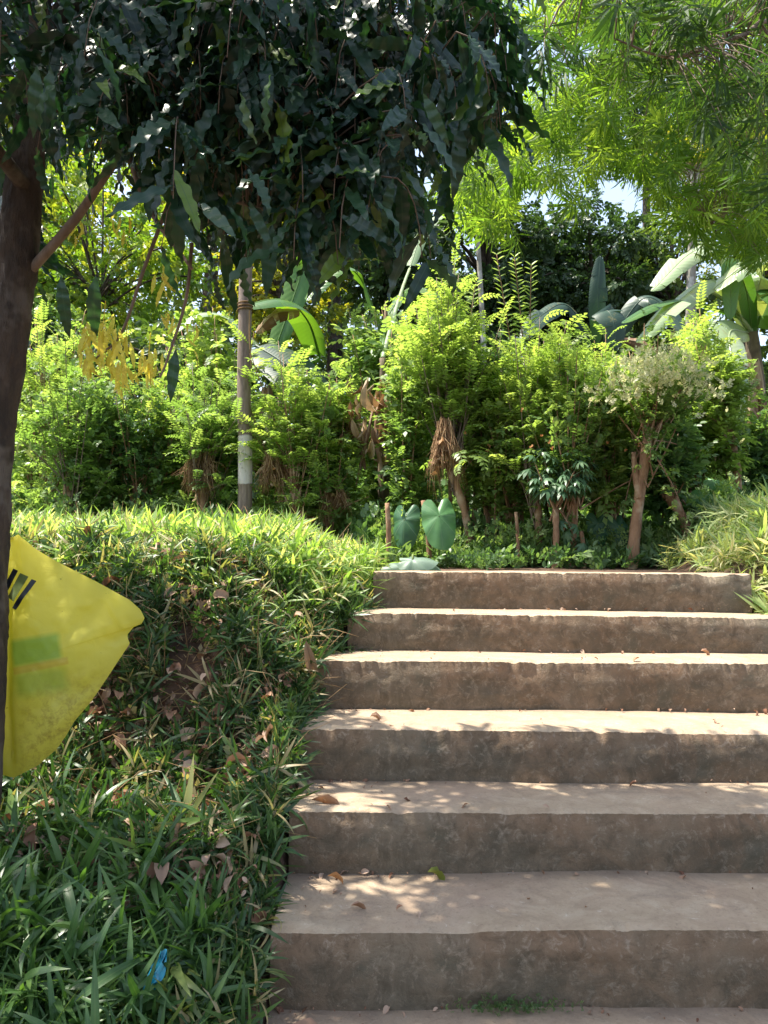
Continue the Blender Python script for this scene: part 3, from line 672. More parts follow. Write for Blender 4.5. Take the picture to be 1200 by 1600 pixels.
# ------------------------------------------------------------------ narrow-leaved tree (right, above the steps)
def narrow_tree():
    bx,by=3.05,4.4; base=(bx,by,gzf(bx,by))
    root=empty('narrow_leaved_tree',base,'tree reaching in from the right with drooping narrow yellow green leaves','tree')
    m=MB(); tr=smoothpath([(bx,by,base[2]-.1,.13),(bx-.05,by+.05,2.2,.115),(bx-.15,by,3.4,.10),(bx-.1,by-.1,4.6,.08),(bx,by,6.2,.04)],30)
    m.tubes(tr[None,:,:3],tr[None,:,3],14); m.build('trunk',M['bark'],root,smooth=True)
    limbs=[]
    def limb(pts,r0,r1,n=14):
        limbs.append((smoothpath(pts,n),np.linspace(r0*.42,r1*.5,n)))
    T0=np.array([bx-.1,by,3.0])
    limb([T0,P(1150,150,4.6),P(1000,120,4.8),P(860,180,5.0),P(740,230,5.2)],.05,.01)
    limb([np.array([bx-.13,by,3.3]),P(1180,40,4.2),P(1060,60,4.0),P(960,0,4.0),P(820,-60,4.2)],.045,.01)
    limb([np.array([bx-.1,by,2.7]),P(1190,260,4.5),P(1100,270,4.7),P(1000,230,4.9),P(900,260,5)],.035,.008)
    limb([np.array([bx-.1,by,3.9]),P(1100,-150,4.4),P(930,-200,4.8),P(760,-160,5.2)],.04,.01)
    limb([np.array([bx-.1,by,3.1]),P(1240,60,3.2),P(1150,60,2.7),P(1050,90,2.6),P(960,60,2.6)],.03,.006)
    limb([np.array([bx-.1,by,3.3]),P(1240,-100,3.2),P(1050,-120,2.7),P(900,-20,2.6),P(850,60,2.6)],.03,.005)
    limb([np.array([bx-.1,by,2.5]),P(1230,330,4.4),P(1150,330,4.4),P(1110,350,4.4)],.02,.006)
    for q,r in limbs:
        mm=MB(); mm.tubes(q[None],r[None],7); mm.build('branch',M['twig'],root,smooth=True)
    LP=np.concatenate([q for q,_ in limbs])
    def fol(seeds,name,mat,size,connect=.55):
        n=len(seeds); d=((seeds[:,None]-LP[None])**2).sum(-1); near=LP[d.argmin(1)]
        ok=np.sqrt(d.min(1))<connect; mm=MB(); t=np.linspace(0,1,6)[None,:,None]
        A=near[ok];B=seeds[ok]; C=(A+B)/2+np.array([0,0,.12])
        mm.tubes((1-t)**2*A[:,None]+2*t*(1-t)*C[:,None]+t*t*B[:,None],np.linspace(.0028,.0012,6),4)
        if ok.any(): mm.build('twigs',M['twig'],root)
        lm=MB(); v=RS.randint(0,4,n)
        for k in range(4):
            q=v==k; nn=q.sum(); D=RS.randn(nn,3)*[.8,.8,.3]; D[:,2]-=.55+RS.rand(nn)*.5
            lm.inst(WHO[k],seeds[q],D,RS.randn(nn,3),size*RS.uniform(.75,1.2,nn))
        lm.build(name,mat,root)
    poly=[(650,-80),(1300,-80),(1300,420),(1180,415),(1100,400),(1050,330),(1000,270),(940,260),(900,345),(850,365),(790,370),(720,340),(690,290),(700,200),(800,190),(860,100),(830,40),(760,20),(700,30)]
    N=6000; px=RS.uniform(640,1310,N); py=RS.uniform(-90,410,N); k=inpoly(px,py,poly)&(vn(px*.012,py*.012)>-.20); k=RS.rand(len(px[k]))<2 if False else k; px,py=px[k],py[k]; k=RS.rand(len(px))<np.where((px<860)&(py<170),.35,1.); px,py=px[k][:1250],py[k][:1250]
    fol(Pv(px,py,RS.uniform(3.9,5.4,len(px))),'foliage',M['narrow'],.125)
    N=1400; px=RS.uniform(820,1300,N); py=RS.uniform(-160,300,N); k=inpoly(px,py,[(820,-160),(1300,-160),(1300,280),(1180,280),(1110,200),(1050,130),(960,140),(900,130),(850,90),(820,60)])&(vn(px*.014+5,py*.014)>-.1); px,py=px[k],py[k]; k=(np.hypot(px-850,py-90)<60)|((px>960)&(RS.rand(len(px))<.8)); px,py=px[k][:125],py[k][:125]
    fol(Pv(px,py,RS.uniform(2.3,3.1,len(px))),'shaded_foliage',M['narrowshade'],.13)
    # crown above the frame
    n=40; S=np.stack([RS.uniform(2.2,4.6,n),RS.uniform(3.6,6.6,n),RS.uniform(4.6,6.6,n)],-1)
    fol(S,'upper_foliage',M['narrow'],.17)
narrow_tree()

# ------------------------------------------------------------------ yellow bag
def bag():
    Yb=2.10
    out=[(28,835),(55,857),(80,872),(105,885),(155,910),(205,937),(222,952),(229,965),(224,974),(212,979),(203,990),(203,995),(207,1004),(192,1027),(175,1054),(150,1092),(125,1122),(112,1145),(100,1163),(72,1188),(35,1207),(0,1199),(-30,1190),(-48,1120),(-52,1040),(-46,960),(-34,900),(-12,862),(14,842)]
    cx,cy=80,1020
    o=P(20,838,Yb); root=empty('plastic_bag',o,'yellow plastic bag with dark printed bars hanging on the left tree trunk','plastic bag')
    # dense star-shaped grid from the centre
    n=300; pts=np.array(out+[out[0]],float); seg=np.sqrt((np.diff(pts,axis=0)**2).sum(1)); cum=np.concatenate([[0],np.cumsum(seg)]); s=np.linspace(0,cum[-1],n)
    ring=np.stack([np.interp(s,cum,pts[:,0]),np.interp(s,cum,pts[:,1])],-1)
    def disp(px,py,rad):
        puff=.036*np.clip(1-rad**2,0,1)**.8
        f=0
        # vertical fold from the hanging corner to the bottom corner, and slack creases
        d=(px-(22+ (py-900)*.035)); f+= -.013*np.exp(-(d/6)**2)*sm(py,880,960) + .006*np.exp(-((d+18)/10)**2)
        f+=.006*np.sin((px*.6+py*.8)*.065+vn(px*.02,py*.02)*4)*sm(px+py*.5,560,700)
        f+=.006*vn(px*.035,py*.035)+.0035*vn(px*.09,py*.09)
        d2=(px*.88+py*.47-(205*.88+985*.47)); 
        f+=.006*np.exp(-((py-985+ (px-205)*-1.6)/12)**2)*sm(px,120,200)
        return (puff+f*np.clip((1-rad)*6,0,1))
    for sgn,nm in ((1,'front_panel'),(-1,'back_panel')):
        R=np.linspace(0,1,56); G=np.zeros((len(R),n,3)); UV=np.zeros((len(R),n,2))
        for i,r in enumerate(R):
            px=cx+(ring[:,0]-cx)*r; py=cy+(ring[:,1]-cy)*r
            dd=disp(px,py,r)
            G[i]=np.stack([(px-600)/F*Yb*1.0, Yb-sgn*dd, CZ-(py-892)/F*Yb*1.0],-1)
            UV[i]=np.stack([px/300,py/300],-1)
        m=MB(); m.grid(G if sgn>0 else G[::-1],uv=UV if sgn>0 else UV[::-1]); x=m.build(nm,M['bagmat'],root,smooth=True)
    # bars: printed strips 1.5 mm proud of the film
    def surf(px,py):
        a=np.arctan2(py-cy,px-cx); ra=np.arctan2(ring[:,1]-cy,ring[:,0]-cx); rl=np.hypot(ring[:,0]-cx,ring[:,1]-cy)
        k=np.argsort(ra); R0=np.interp(a,ra[k],rl[k],period=2*math.pi); rad=np.hypot(px-cx,py-cy)/R0
        return np.stack([(px-600)/F*Yb,Yb-disp(px,py,rad)-.0015,CZ-(py-892)/F*Yb],-1)
    for (x0,y0,x1,y1,wd,mt) in ((32,890,16,921,8,'inkdark'),(46,898,26,936,13,'inkgrey'),(61,906,34,950,7,'inkdark')):
        t=np.linspace(0,1,14); u=np.linspace(-.5,.5,5); Tt,U=np.meshgrid(t,u,indexing='ij')
        px=x0+(x1-x0)*Tt+U*wd; py=y0+(y1-y0)*Tt+U*wd*.45
        m=MB(); m.grid(surf(px,py)); m.build('printed_bar',M[mt],root,smooth=True)
    m=MB(); m.tubes(np.array([P(20,842,Yb),P(12,843,Yb-.01),P(2,838,Yb-.05),P(-10,834,Yb-.10)])[None],np.array([.006,.004,.004,.004]),8); m.build('handle',M['bagmat'],root,smooth=True)
def bagmat():
    m,t,out=newmat('yellow bag film'); uv=t.nodes.new('ShaderNodeUVMap'); uv.uv_map='uv'; sx=t.nodes.new('ShaderNodeSeparateXYZ'); t.links.new(uv.outputs[0],sx.inputs[0])
    px=math_(t,'MULTIPLY',sx.outputs[0],300); py=math_(t,'MULTIPLY',sx.outputs[1],300)
    tc=t.nodes.new('ShaderNodeTexCoord'); v=tc.outputs['Object']
    c=ramp(t,noise(t,6,3,.5,v),[(.3,(.74,.68,.12)),(.7,(.83,.78,.2))])
    # faded green print, a rotated block with a reddish band
    def box(xc,yc,hw,hh,rot,soft):
        ca,sa=math.cos(rot),math.sin(rot)
        dx=math_(t,'SUBTRACT',px,xc); dy=math_(t,'SUBTRACT',py,yc)
        a=math_(t,'ABSOLUTE',math_(t,'ADD',math_(t,'MULTIPLY',dx,ca),math_(t,'MULTIPLY',dy,sa)))
        b=math_(t,'ABSOLUTE',math_(t,'SUBTRACT',math_(t,'MULTIPLY',dy,ca),math_(t,'MULTIPLY',dx,sa)))
        return math_(t,'MULTIPLY',mapr(t,a,hw-soft,hw,1,0),mapr(t,b,hh-soft,hh,1,0))
    c=mix(t,math_(t,'MULTIPLY',box(70,1012,42,24,-.17,9),.6),c,(.12,.42,.10))
    c=mix(t,math_(t,'MULTIPLY',box(78,1060,46,26,-.12,16),.42),c,(.14,.40,.09))
    c=mix(t,math_(t,'MULTIPLY',box(78,1036,44,7,-.2,3),.45),c,(.62,.38,.10))
    soil=math_(t,'MULTIPLY',mapr(t,noise(t,38,8,.8,v,.3),.46,.68),mapr(t,math_(t,'ADD',py,math_(t,'MULTIPLY',px,.2)),1060,1130,0,.75))
    soil=math_(t,'MULTIPLY',soil,mapr(t,px,35,70,.15,1))
    c=mix(t,soil,c,(.34,.22,.06))
    c=mix(t,mapr(t,noise(t,60,3,.5,v),.72,.76,0,.4),c,(.15,.12,.04))
    p=t.nodes.new('ShaderNodeBsdfPrincipled'); t.links.new(c,p.inputs['Base Color']); p.inputs['Roughness'].default_value=.38
    tr=t.nodes.new('ShaderNodeBsdfTranslucent'); t.links.new(c,tr.inputs[0]); ms=t.nodes.new('ShaderNodeMixShader'); ms.inputs[0].default_value=.62
    bp=t.nodes.new('ShaderNodeBump'); bp.inputs['Strength'].default_value=.55; bp.inputs['Distance'].default_value=.006
    t.links.new(noise(t,17,6,.62,v,1.8),bp.inputs['Height']); t.links.new(bp.outputs[0],p.inputs['Normal'])
    t.links.new(p.outputs[0],ms.inputs[1]); t.links.new(tr.outputs[0],ms.inputs[2]); t.links.new(ms.outputs[0],out.inputs[0]); return m
def plain(name,c,rough=.5):
    m,t,out=newmat(name); p=t.nodes.new('ShaderNodeBsdfPrincipled'); tc=t.nodes.new('ShaderNodeTexCoord')
    t.links.new(ramp(t,noise(t,60,3,.5,tc.outputs['Object']),[(.3,tuple(x*.8 for x in c)),(.7,tuple(x*1.2 for x in c))]),p.inputs['Base Color'])
    p.inputs['Roughness'].default_value=rough; t.links.new(p.outputs[0],out.inputs[0]); return m
M['bagmat']=bagmat(); M['inkdark']=plain('navy ink',(.008,.012,.02),.4); M['inkgrey']=plain('grey green ink',(.13,.17,.05),.4)
bag()

# ------------------------------------------------------------------ pole
def polemat():
    m,t,out=newmat('weathered pole wood'); tc=t.nodes.new('ShaderNodeTexCoord'); v=tc.outputs['Object']; mp=t.nodes.new('ShaderNodeMapping'); mp.inputs['Scale'].default_value=(1,1,.12); t.links.new(v,mp.inputs[0])
    c=ramp(t,noise(t,38,6,.7,mp.outputs[0],.4),[(.3,(.09,.06,.045)),(.6,(.22,.165,.13)),(.8,(.30,.24,.2))])
    sx=t.nodes.new('ShaderNodeSeparateXYZ'); t.links.new(v,sx.inputs[0])
    z=math_(t,'ADD',sx.outputs[2],math_(t,'MULTIPLY',noise(t,12,4,.6,v),.05))
    band=math_(t,'MULTIPLY',mapr(t,z,PB0,PB0+.01),mapr(t,z,PB1,PB1+.012,1,0))
    band=math_(t,'MULTIPLY',band,mapr(t,noise(t,22,5,.7,v),.34,.42,.45,1.))
    c=mix(t,math_(t,'MULTIPLY',band,.8),c,(.62,.57,.54))
    p=t.nodes.new('ShaderNodeBsdfPrincipled'); p.inputs['Roughness'].default_value=.8; t.links.new(c,p.inputs['Base Color'])
    bp=t.nodes.new('ShaderNodeBump'); bp.inputs['Strength'].default_value=.6; bp.inputs['Distance'].default_value=.01; t.links.new(noise(t,40,6,.7,mp.outputs[0]),bp.inputs['Height']); t.links.new(bp.outputs[0],p.inputs['Normal'])
    t.links.new(p.outputs[0],out.inputs[0]); return m
PY=6.0; pb=P(382,812,PY); pbz=gzf(pb[0],PY)
PB0=P(382,752,PY)[2]-pbz; PB1=P(382,678,PY)[2]-pbz
def pole():
    global M
    M['pole']=polemat()
    root=empty('wooden_pole',(pb[0],PY,pbz),'straight grey wooden pole with a worn white painted band','pole')
    m=MB(); q=smoothpath([np.array([pb[0],PY,pbz-.3]),np.array([pb[0],PY,pbz+.6]),P(381,600,PY),P(383,480,PY),P(385,330,PY)],40)
    S=16; th=np.arange(S+1)*2*math.pi/S; G=[]
    for i in range(40):
        r=.052*(1-.0025*i)*(1+.05*vn(np.cos(th)*2,np.sin(th)*2+i*.3)); r=r*(1+.10*np.cos(th*4)**2)
        G.append(np.stack([q[i,0]+r*np.cos(th),q[i,1]+r*np.sin(th),np.full(S+1,q[i,2])],-1))
    m.grid(np.array(G)[::-1]); m.build('post',M['pole'],root,smooth=True)
    m=MB(); th=np.linspace(0,6*math.pi,50); c=P(383,488,PY)
    m.tubes(np.stack([c[0]+.06*np.cos(th),c[1]+.06*np.sin(th),c[2]+th*.004],-1)[None],np.full(50,.006),6)
    m.tubes(smoothpath([P(390,485,PY-.06),P(390,530,PY-.07),P(393,575,PY-.07)],10)[None],np.full(10,.006),6); m.build('rope',M['straw'],root,smooth=True)
pole()

# ------------------------------------------------------------------ shrubs of the hedge
def shrub(label, base, top, Y, crown, kind, mats, nshoot=34, trunk_r=.035, leafsize=.26, dry=None, spikes=(), group='pollarded hedge shrubs', name='hedge_shrub', fork=None, dens=1.0, cat='shrub', tmat='stem'):
    """base/top: px positions of the cut trunk; crown: (cx,cy,rx,ry) in photo px turned into metres at depth Y"""
    b=P(base[0],base[1],Y); b[2]=gzf(b[0],Y); t=P(top[0],top[1],Y)
    root=empty(name,b,label,cat,group); rr=random.Random(int(base[0]*7+top[1]))
    m=MB(); mp=(b+t)/2+np.array([rr.uniform(-.04,.04),rr.uniform(-.05,.05),0])
    q=smoothpath([np.append(b-[0,0,.08],trunk_r*1.15),np.append(mp,trunk_r),np.append(t,trunk_r*1.0),np.append(t+(t-mp)*.12,trunk_r*.6)],18)
    q[:,3]*=1+.18*RS.randn(18)*.6
    m.tubes(q[None,:,:3],q[None,:,3],10)
    if fork:
        f=P(fork[0],fork[1],Y); s=b*.45+t*.55; q2=smoothpath([s,(s+f)/2+[0,.02,-.02],f],8); m.tubes(q2[None],np.linspace(trunk_r*.7,trunk_r*.5,8),8)
    m.build('trunk',M[tmat],root,smooth=True)
    cx,cy,rx,ry=crown; c=P(cx,cy,Y); RX=rx/F*Y*1.18; RZ=ry/F*Y*1.05; leafsize*=.98; nshoot=int(nshoot*1.05)
    # shoots from the cut top to points through the crown volume
    ns=nshoot; u=RS.randn(ns,3); u/=np.linalg.norm(u,axis=1,keepdims=True); u*=(RS.rand(ns,1)**.45); u*=1+.35*RS.randn(ns,1)*(RS.rand(ns,1)<.3)
    E=c+u*[RX,min(RX,.8)*.9,RZ]
    up_=RS.rand(ns)<.30; E[up_,2]+=RZ*RS.uniform(.3,1.0,up_.sum()); E[up_,0]+=RS.randn(up_.sum())*.06
    lo_=(~up_)&(RS.rand(ns)<(.38 if base[0]<650 else .13)); E[lo_,2]=b[2]+(c[2]-b[2])*RS.uniform(.25,.95,lo_.sum()); E[lo_,0]+=RS.randn(lo_.sum())*RX*.35
    E=np.vstack([E]+[P(sx_,sy_,Y+RS.uniform(-.1,.1))[None] for sx_,sy_ in spikes]); ns=len(E)
    S=np.repeat(t[None],ns,0)+RS.randn(ns,3)*.03; fr=np.clip(RS.rand(ns)*1.6-(.6 if base[0]<650 else 1.2),0,.8)[:,None]; S=S*(1-fr)+b[None]*fr+RS.randn(ns,3)*.01
    C=S*.5+E*.5; C[:,2]+= -.0+ .15*RZ; C[:,:2]=S[:,:2]*.35+E[:,:2]*.65
    K=7; tt=np.linspace(0,1,K)[None,:,None]; sm_=MB(); sm_.tubes((1-tt)**2*S[:,None]+2*tt*(1-tt)*C[:,None]+tt*tt*E[:,None],np.linspace(.007,.0025,K),5); 
    sm_.build('stems',M['stem' if rr.random()<.6 else 'twig'],root)
    lm=MB(); nl=int(8*dens)
    extra=[]
    for j in range(nl):
        a=.30+.70*(j+.5)/nl; aa=np.clip(a+RS.randn(ns)*.03,0,1)[:,None]
        O=(1-aa)**2*S+2*aa*(1-aa)*C+aa*aa*E; T=2*(1-aa)*(C-S)+2*aa*(E-C); T/=np.linalg.norm(T,axis=1,keepdims=True)
        ph=j*2.4+RS.rand(ns)*1.0+np.arange(ns); side=np.stack([np.cos(ph),np.sin(ph),np.zeros(ns)],-1)
        D=side*1.0+T*(.25+a*.55)+[0,0,.15]; nm=np.stack([RS.randn(ns)*.25,RS.randn(ns)*.25,np.ones(ns)],-1)
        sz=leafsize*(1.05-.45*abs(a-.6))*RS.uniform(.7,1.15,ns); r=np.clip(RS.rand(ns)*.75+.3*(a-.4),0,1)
        if kind=='pin': 
            v=RS.randint(0,4,ns)
            for k in range(4): q=v==k; lm.inst(PIN[k],O[q],D[q],nm[q],sz[q],r[q])
        elif kind=='pal':
            v=RS.randint(0,2,ns)
            O2=O+D*.07
            lm.tubes(np.stack([O,O+D*.04,O2],1),.0022,4)
            for k in range(2): q=v==k; lm.inst(PAL[k],O2[q],(D-[0,0,.5])[q],nm[q],sz[q]*.62,r[q])
        else:
            for rep in range(3 if kind=='small' else 2):
                v=RS.randint(0,3,ns); TT=SPR if kind=='small' else SPR2
                O3=O+RS.randn(ns,3)*.05; D3=D+RS.randn(ns,3)*.6
                for k in range(3): q=v==k; lm.inst(TT[k],O3[q],D3[q],nm[q],sz[q]*(.44 if kind=='small' else .55),r[q])
    lm.build('foliage',M[mats],root)
    if dry: drybunch(root,P(dry[0],dry[1]-12,Y-(.3 if dry[0]>650 else .05)),dry[2]*.9/F*Y,dry[3]/F*Y)
    return root
def drybunch(root,o,wd,ht,n=260):
    m=MB(); lob=RS.rand(7,2)-.5; li=RS.randint(0,7,n); lh=RS.uniform(.35,1.1,7)
    base=np.stack([lob[li,0]*wd*.8,lob[li,1]*wd*.5,np.zeros(n)],-1)+RS.randn(n,3)*[wd*.07,wd*.05,0]
    p0=o+base*.45+np.stack([RS.randn(n)*.012,RS.randn(n)*.012,RS.rand(n)*ht*.3],-1)
    L=ht*lh[li]*(.45+.6*RS.rand(n)); p1=o+base*.9-np.stack([np.zeros(n),np.zeros(n),L*.25],-1)+RS.randn(n,3)*.008
    p3=o+base*1.15+np.stack([RS.randn(n)*wd*.16,RS.randn(n)*wd*.10,-L],-1); p2=(p1+p3)/2+RS.randn(n,3)*.012
    m.tubes(np.stack([p0,p1,p2,p3],1),np.array([.0025,.003,.0022,.0007]),3)
    for k in range(3):
        q=RS.rand(7,3)-.5; O=o+q*[wd*.6,wd*.4,ht*.5]-[0,0,ht*.3]; m.inst(CURL[k],O,RS.randn(7,3)*[.3,.3,.2]-[0,0,1],RS.randn(7,3),RS.uniform(.04,.09,7))
    m.build('dry_bundle',M['fibre'],root)

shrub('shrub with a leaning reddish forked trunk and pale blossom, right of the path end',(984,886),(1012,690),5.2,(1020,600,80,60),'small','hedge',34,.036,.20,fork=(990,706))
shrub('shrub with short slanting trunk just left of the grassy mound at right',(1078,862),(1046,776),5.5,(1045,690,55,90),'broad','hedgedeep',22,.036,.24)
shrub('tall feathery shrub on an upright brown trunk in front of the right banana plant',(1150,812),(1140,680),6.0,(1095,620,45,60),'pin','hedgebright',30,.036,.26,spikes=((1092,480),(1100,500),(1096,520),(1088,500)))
shrub('bushy shrub on a pale straight trunk, right of the centre of the hedge',(892,888),(896,790),5.4,(900,650,75,95),'small','hedge',44,.026,.24)
shrub('blue green hand leaved shrub on a thin pale trunk in the middle of the hedge',(866,890),(868,800),5.3,(875,735,44,40),'pal','blue',12,.022,.21,name='hand_leaved_shrub')
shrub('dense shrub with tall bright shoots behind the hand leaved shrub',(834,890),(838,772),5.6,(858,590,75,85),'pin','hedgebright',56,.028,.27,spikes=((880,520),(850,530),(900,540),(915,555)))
shrub('shrub on a rough short trunk with small orange flowers under its crown',(776,800),(773,700),6.1,(765,620,70,75),'small','hedgedeep',46,.036,.24)
shrub('shrub leaning left with a shaggy straw bundle hanging from its trunk',(741,818),(700,722),5.8,(700,560,72,85),'pin','hedgebright',50,.030,.28,dry=(692,692,55,90),spikes=((690,432),(700,450),(742,448),(650,480),(672,500),(730,520)))
def tall_shoots(label,bx,Y,stems,i_start=24,L0=.125):
    b=P(bx,840,Y); b[2]=gzf(b[0],Y)
    root=empty('tall_shoot_plant',b,label,'shrub','tall leafy shoots above the hedge')
    lm=MB()
    for (p0,p1,p2) in stems:
        q=smoothpath([b,P(*p0,Y),P(*p1,Y),P(*p2,Y)],72); n_=MB(); n_.tubes(q[None],np.linspace(.011,.003,72)[None],7); n_.build('stem',M['stem'],root,smooth=True)
        for i in range(i_start,72):
            f=(i-i_start)/(72-i_start); L=L0*(1-.5*f)*random.uniform(.85,1.15)
            for sg in (-1,1):
                if random.random()<.08: continue
                a=(sg,random.gauss(0,.45),.25+.6*f+random.gauss(0,.12)); lm.inst(LF2,[q[i]],[a],[(-sg*.3,-.6,1)],np.array([[L*.42,L,L]]),r=.35+.6*f*random.random())
    lm.build('foliage',M['hedgebright'],root,smooth=False)
tall_shoots('two very tall thin shoots with ladder like leaves rising above the hedge',815,6.0,[((812,760),(806,600),(776,398)),((816,760),(818,560),(804,402)),((818,760),(826,580),(830,415))],34)
tall_shoots('group of upright leafy shoots left of the two tallest ladder leaved shoots',705,6.1,[((700,700),(694,600),(690,430)),((705,700),(715,600),(744,442)),((700,720),(680,620),(660,480)),((702,720),(705,600),(712,475)),((706,720),(728,640),(735,520))],30,.14)
tall_shoots('bright upright shoots right of the tallest ladder leaved shoots',880,6.0,[((878,760),(872,680),(860,520)),((880,760),(888,680),(885,530)),((884,760),(905,680),(915,545)),((878,760),(862,700),(838,540))],34,.13)
shrub('shrub with forked twisted trunk and bright feathery leaves, right of the pole',(466,800),(458,735),6.0,(455,660,62,80),'pin','hedgebright',38,.03,.27,dry=(425,735,40,70),fork=(436,700),spikes=((440,580),(470,590),(520,650)))
shrub('shrub stub with shaggy rusty fibre bundle between the pole and the banana plant',(516,815),(512,775),6.1,(505,720,45,40),'small','hedge',22,.035,.22,dry=(520,775,50,55))
shrub('leafy shrub on a slanting bare stem left of the dead banana leaves',(497,818),(472,760),6.2,(500,640,45,45),'broad','hedge',34,.026,.22)
shrub('shrub with a thick straw coloured fibre bundle left of the pole',(315,825),(312,740),6.2,(330,650,60,70),'pin','hedge',38,.042,.26,dry=(316,730,55,95))
shrub('dark green shrub on a leaning trunk below the hanging yellow leaves',(222,800),(205,735),6.6,(225,660,75,75),'small','hedgedeep',44,.03,.25)
shrub('feathery shrub with reddish stems near the left tree trunk',(118,800),(108,745),6.4,(120,650,70,90),'small','hedge',46,.032,.27)
shrub('tall bright feathery shrub beside the left tree trunk',(70,800),(80,730),7.0,(105,560,65,80),'pin','hedgebright',46,.032,.28,spikes=((120,500),(90,520),(140,530)))
shrub('feathery shrub rising behind the pole on its left',(350,800),(345,720),7.0,(310,560,75,70),'broad','hedgebright',44,.03,.26)
shrub('broad feathery crowned shrub in the middle of the hedge behind the tall shoots',(640,830),(650,730),7.2,(600,545,60,45),'broad','hedge',50,.03,.25,spikes=((570,540),(600,520)))
shrub('light green feathery shrub right of the tall shoots',(930,860),(940,760),6.3,(945,600,55,60),'pin','hedgebright',40,.03,.25,spikes=((930,555),(960,570)))
shrub('low leafy shrub filling the hedge near its centre',(795,890),(800,810),5.9,(800,700,60,75),'small','hedge',36,.02,.23)
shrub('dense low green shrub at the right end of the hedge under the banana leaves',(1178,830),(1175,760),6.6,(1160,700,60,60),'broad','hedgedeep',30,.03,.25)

def slender(label,px,Y,top,spread,mat,kind='small',ns=7,leaf=.13,group='slender shrubs filling the thicket'):
    b=P(px,800,Y); b[2]=gzf(b[0],Y); root=empty('slender_shrub',b,label,'shrub',group); K=9
    tp=np.array([P(px+RS.uniform(-spread,spread),top+abs(RS.randn())*38,Y+RS.uniform(-.25,.25)) for _ in range(ns)])
    md=b*.5+tp*.5; md[:,0]=b[0]*.65+tp[:,0]*.35+RS.randn(ns)*.04; tt=np.linspace(0,1,K)[None,:,None]
    b0=b+RS.randn(ns,3)*[.05,.05,0]; Q=(1-tt)**2*b0[:,None]+2*tt*(1-tt)*md[:,None]+tt*tt*tp[:,None]
    m=MB(); m.tubes(Q,np.linspace(.011,.003,K),6); m.build('stems',M['stem'],root,smooth=True)
    lm=MB(); nl=26
    for j in range(nl):
        a0=.14 if px<700 else .34; a=np.clip(a0+(1-a0)*(j+.5)/nl+RS.randn(ns)*.02,0,1)[:,None]; O=(1-a)**2*b0+2*a*(1-a)*md+a*a*tp
        ph=j*2.4+RS.rand(ns)*2; side=np.stack([np.cos(ph),np.sin(ph),np.full(ns,.35)],-1); nm=np.stack([RS.randn(ns)*.3,RS.randn(ns)*.3-.1,np.ones(ns)],-1)
        sz=leaf*RS.uniform(.7,1.3,ns); r=np.clip(RS.rand(ns)*.7+.35*(a[:,0]-.3),0,1)
        if kind=='pin':
            v=RS.randint(0,4,ns)
            for k in range(4): q=v==k; lm.inst(PIN[k],O[q],side[q],nm[q],sz[q]*1.5,r[q])
        else:
            for rep in range(3):
                v=RS.randint(0,3,ns); O3=O+side*RS.uniform(0,.09,(ns,1))+RS.randn(ns,3)*.03; TT=SPR if kind=='small' else SPR2
                for k in range(3): q=v==k; lm.inst(TT[k],O3[q],(side+RS.randn(ns,3)*.6)[q],nm[q],sz[q],r[q])
    lm.build('foliage',M[mat],root)
for a in (('thin stemmed small leaved shrub hiding the left shrub trunks near the tree',150,6.5,600,45,'hedge'),
 ('slender shrub directly beneath the hanging yellow leaves',190,7.0,560,45,'hedgebright','pin'),
 ('slender bright shrub left of the straw bundle beside the pole',268,6.7,590,40,'hedgebright','small'),
 ('thin small leaved shrub touching the left side of the pole',345,7.1,600,35,'hedgedeep','broad'),
 ('slender shrub touching the right side of the pole below the broad banana leaf',412,7.1,640,30,'hedge','small'),
 ('thin stemmed shrub in front of the dead banana leaves at their left',530,6.4,570,36,'hedgebright','small'),
 ('slender broad leaved shrub above the brown dead banana leaves',600,6.9,500,50,'hedge','broad'),
 ('slender shrub between the dead banana leaves and the shaggy straw bundle',655,6.5,520,34,'hedgebright','small'),
 ('slender feathery shrub just right of the shaggy straw bundle',738,6.2,560,40,'hedgebright','pin'),
 ('small leaved thin shrub at the foot of the two tall shoots',795,6.0,600,40,'hedge','small'),
 ('slender shrub between the tall shoots and the pale straight trunk',850,6.2,560,40,'hedgebright','small'),
 ('upright feathery shrub below the dim shaded banana plant',925,6.2,555,45,'hedgebright','pin'),
 ('thin shrub left of the leaning forked trunk',960,5.9,600,36,'hedge','small'),
 ('slender shrub rising right of the pale blossom',1090,6.3,500,36,'hedgebright','small'),
 ('thin broad leaved shrub in the shade right of the forked trunk',1040,6.4,640,40,'hedgedeep','broad'),
 ('slender shrub at the right edge under the pale banana leaves',1185,6.6,640,40,'hedge','small'),
 ('slender shrub filling the gap right of the shaggy straw bundle, above the thin bare stakes',765,5.9,575,38,'hedgebright','small'),
 ('slender feathery shrub directly behind the hand leaved shrub',885,5.9,570,38,'hedgebright','pin'),
 ('thin small leaved shrub left of the pale blossom, touching it',955,5.6,590,34,'hedgebright','small'),
 ('slender shrub in front of the shaggy straw bundle at its left side',640,6.0,560,30,'hedge','small'),
 ('slender shrub between the pale blossom and the right banana stem',1125,6.0,560,36,'hedgebright','small'),
 ('slender shrub at the left edge beside the dark trunk',45,7.2,600,40,'hedgebright','small')): slender(*a)
def blossom_tufts():
    sh=[o for o in bpy.data.objects if o.get('label','').startswith('shrub with a leaning reddish forked')][0]
    m=MB(); n=620; px=RS.normal(1028,44,n); py=RS.normal(585,20,n)+((px-1028)/60)**2*12; Y=RS.uniform(4.75,5.4,n); O=Pv(px,py,Y)
    for k in range(3):
        q=slice(k,None,3); nn=len(O[q]); m.inst(SPR[k],O[q],upd(nn,.8)+[0,-.5,0],RS.randn(nn,3),.035+RS.rand(nn)*.035)
    m.build('blossom',M['cream'],sh)
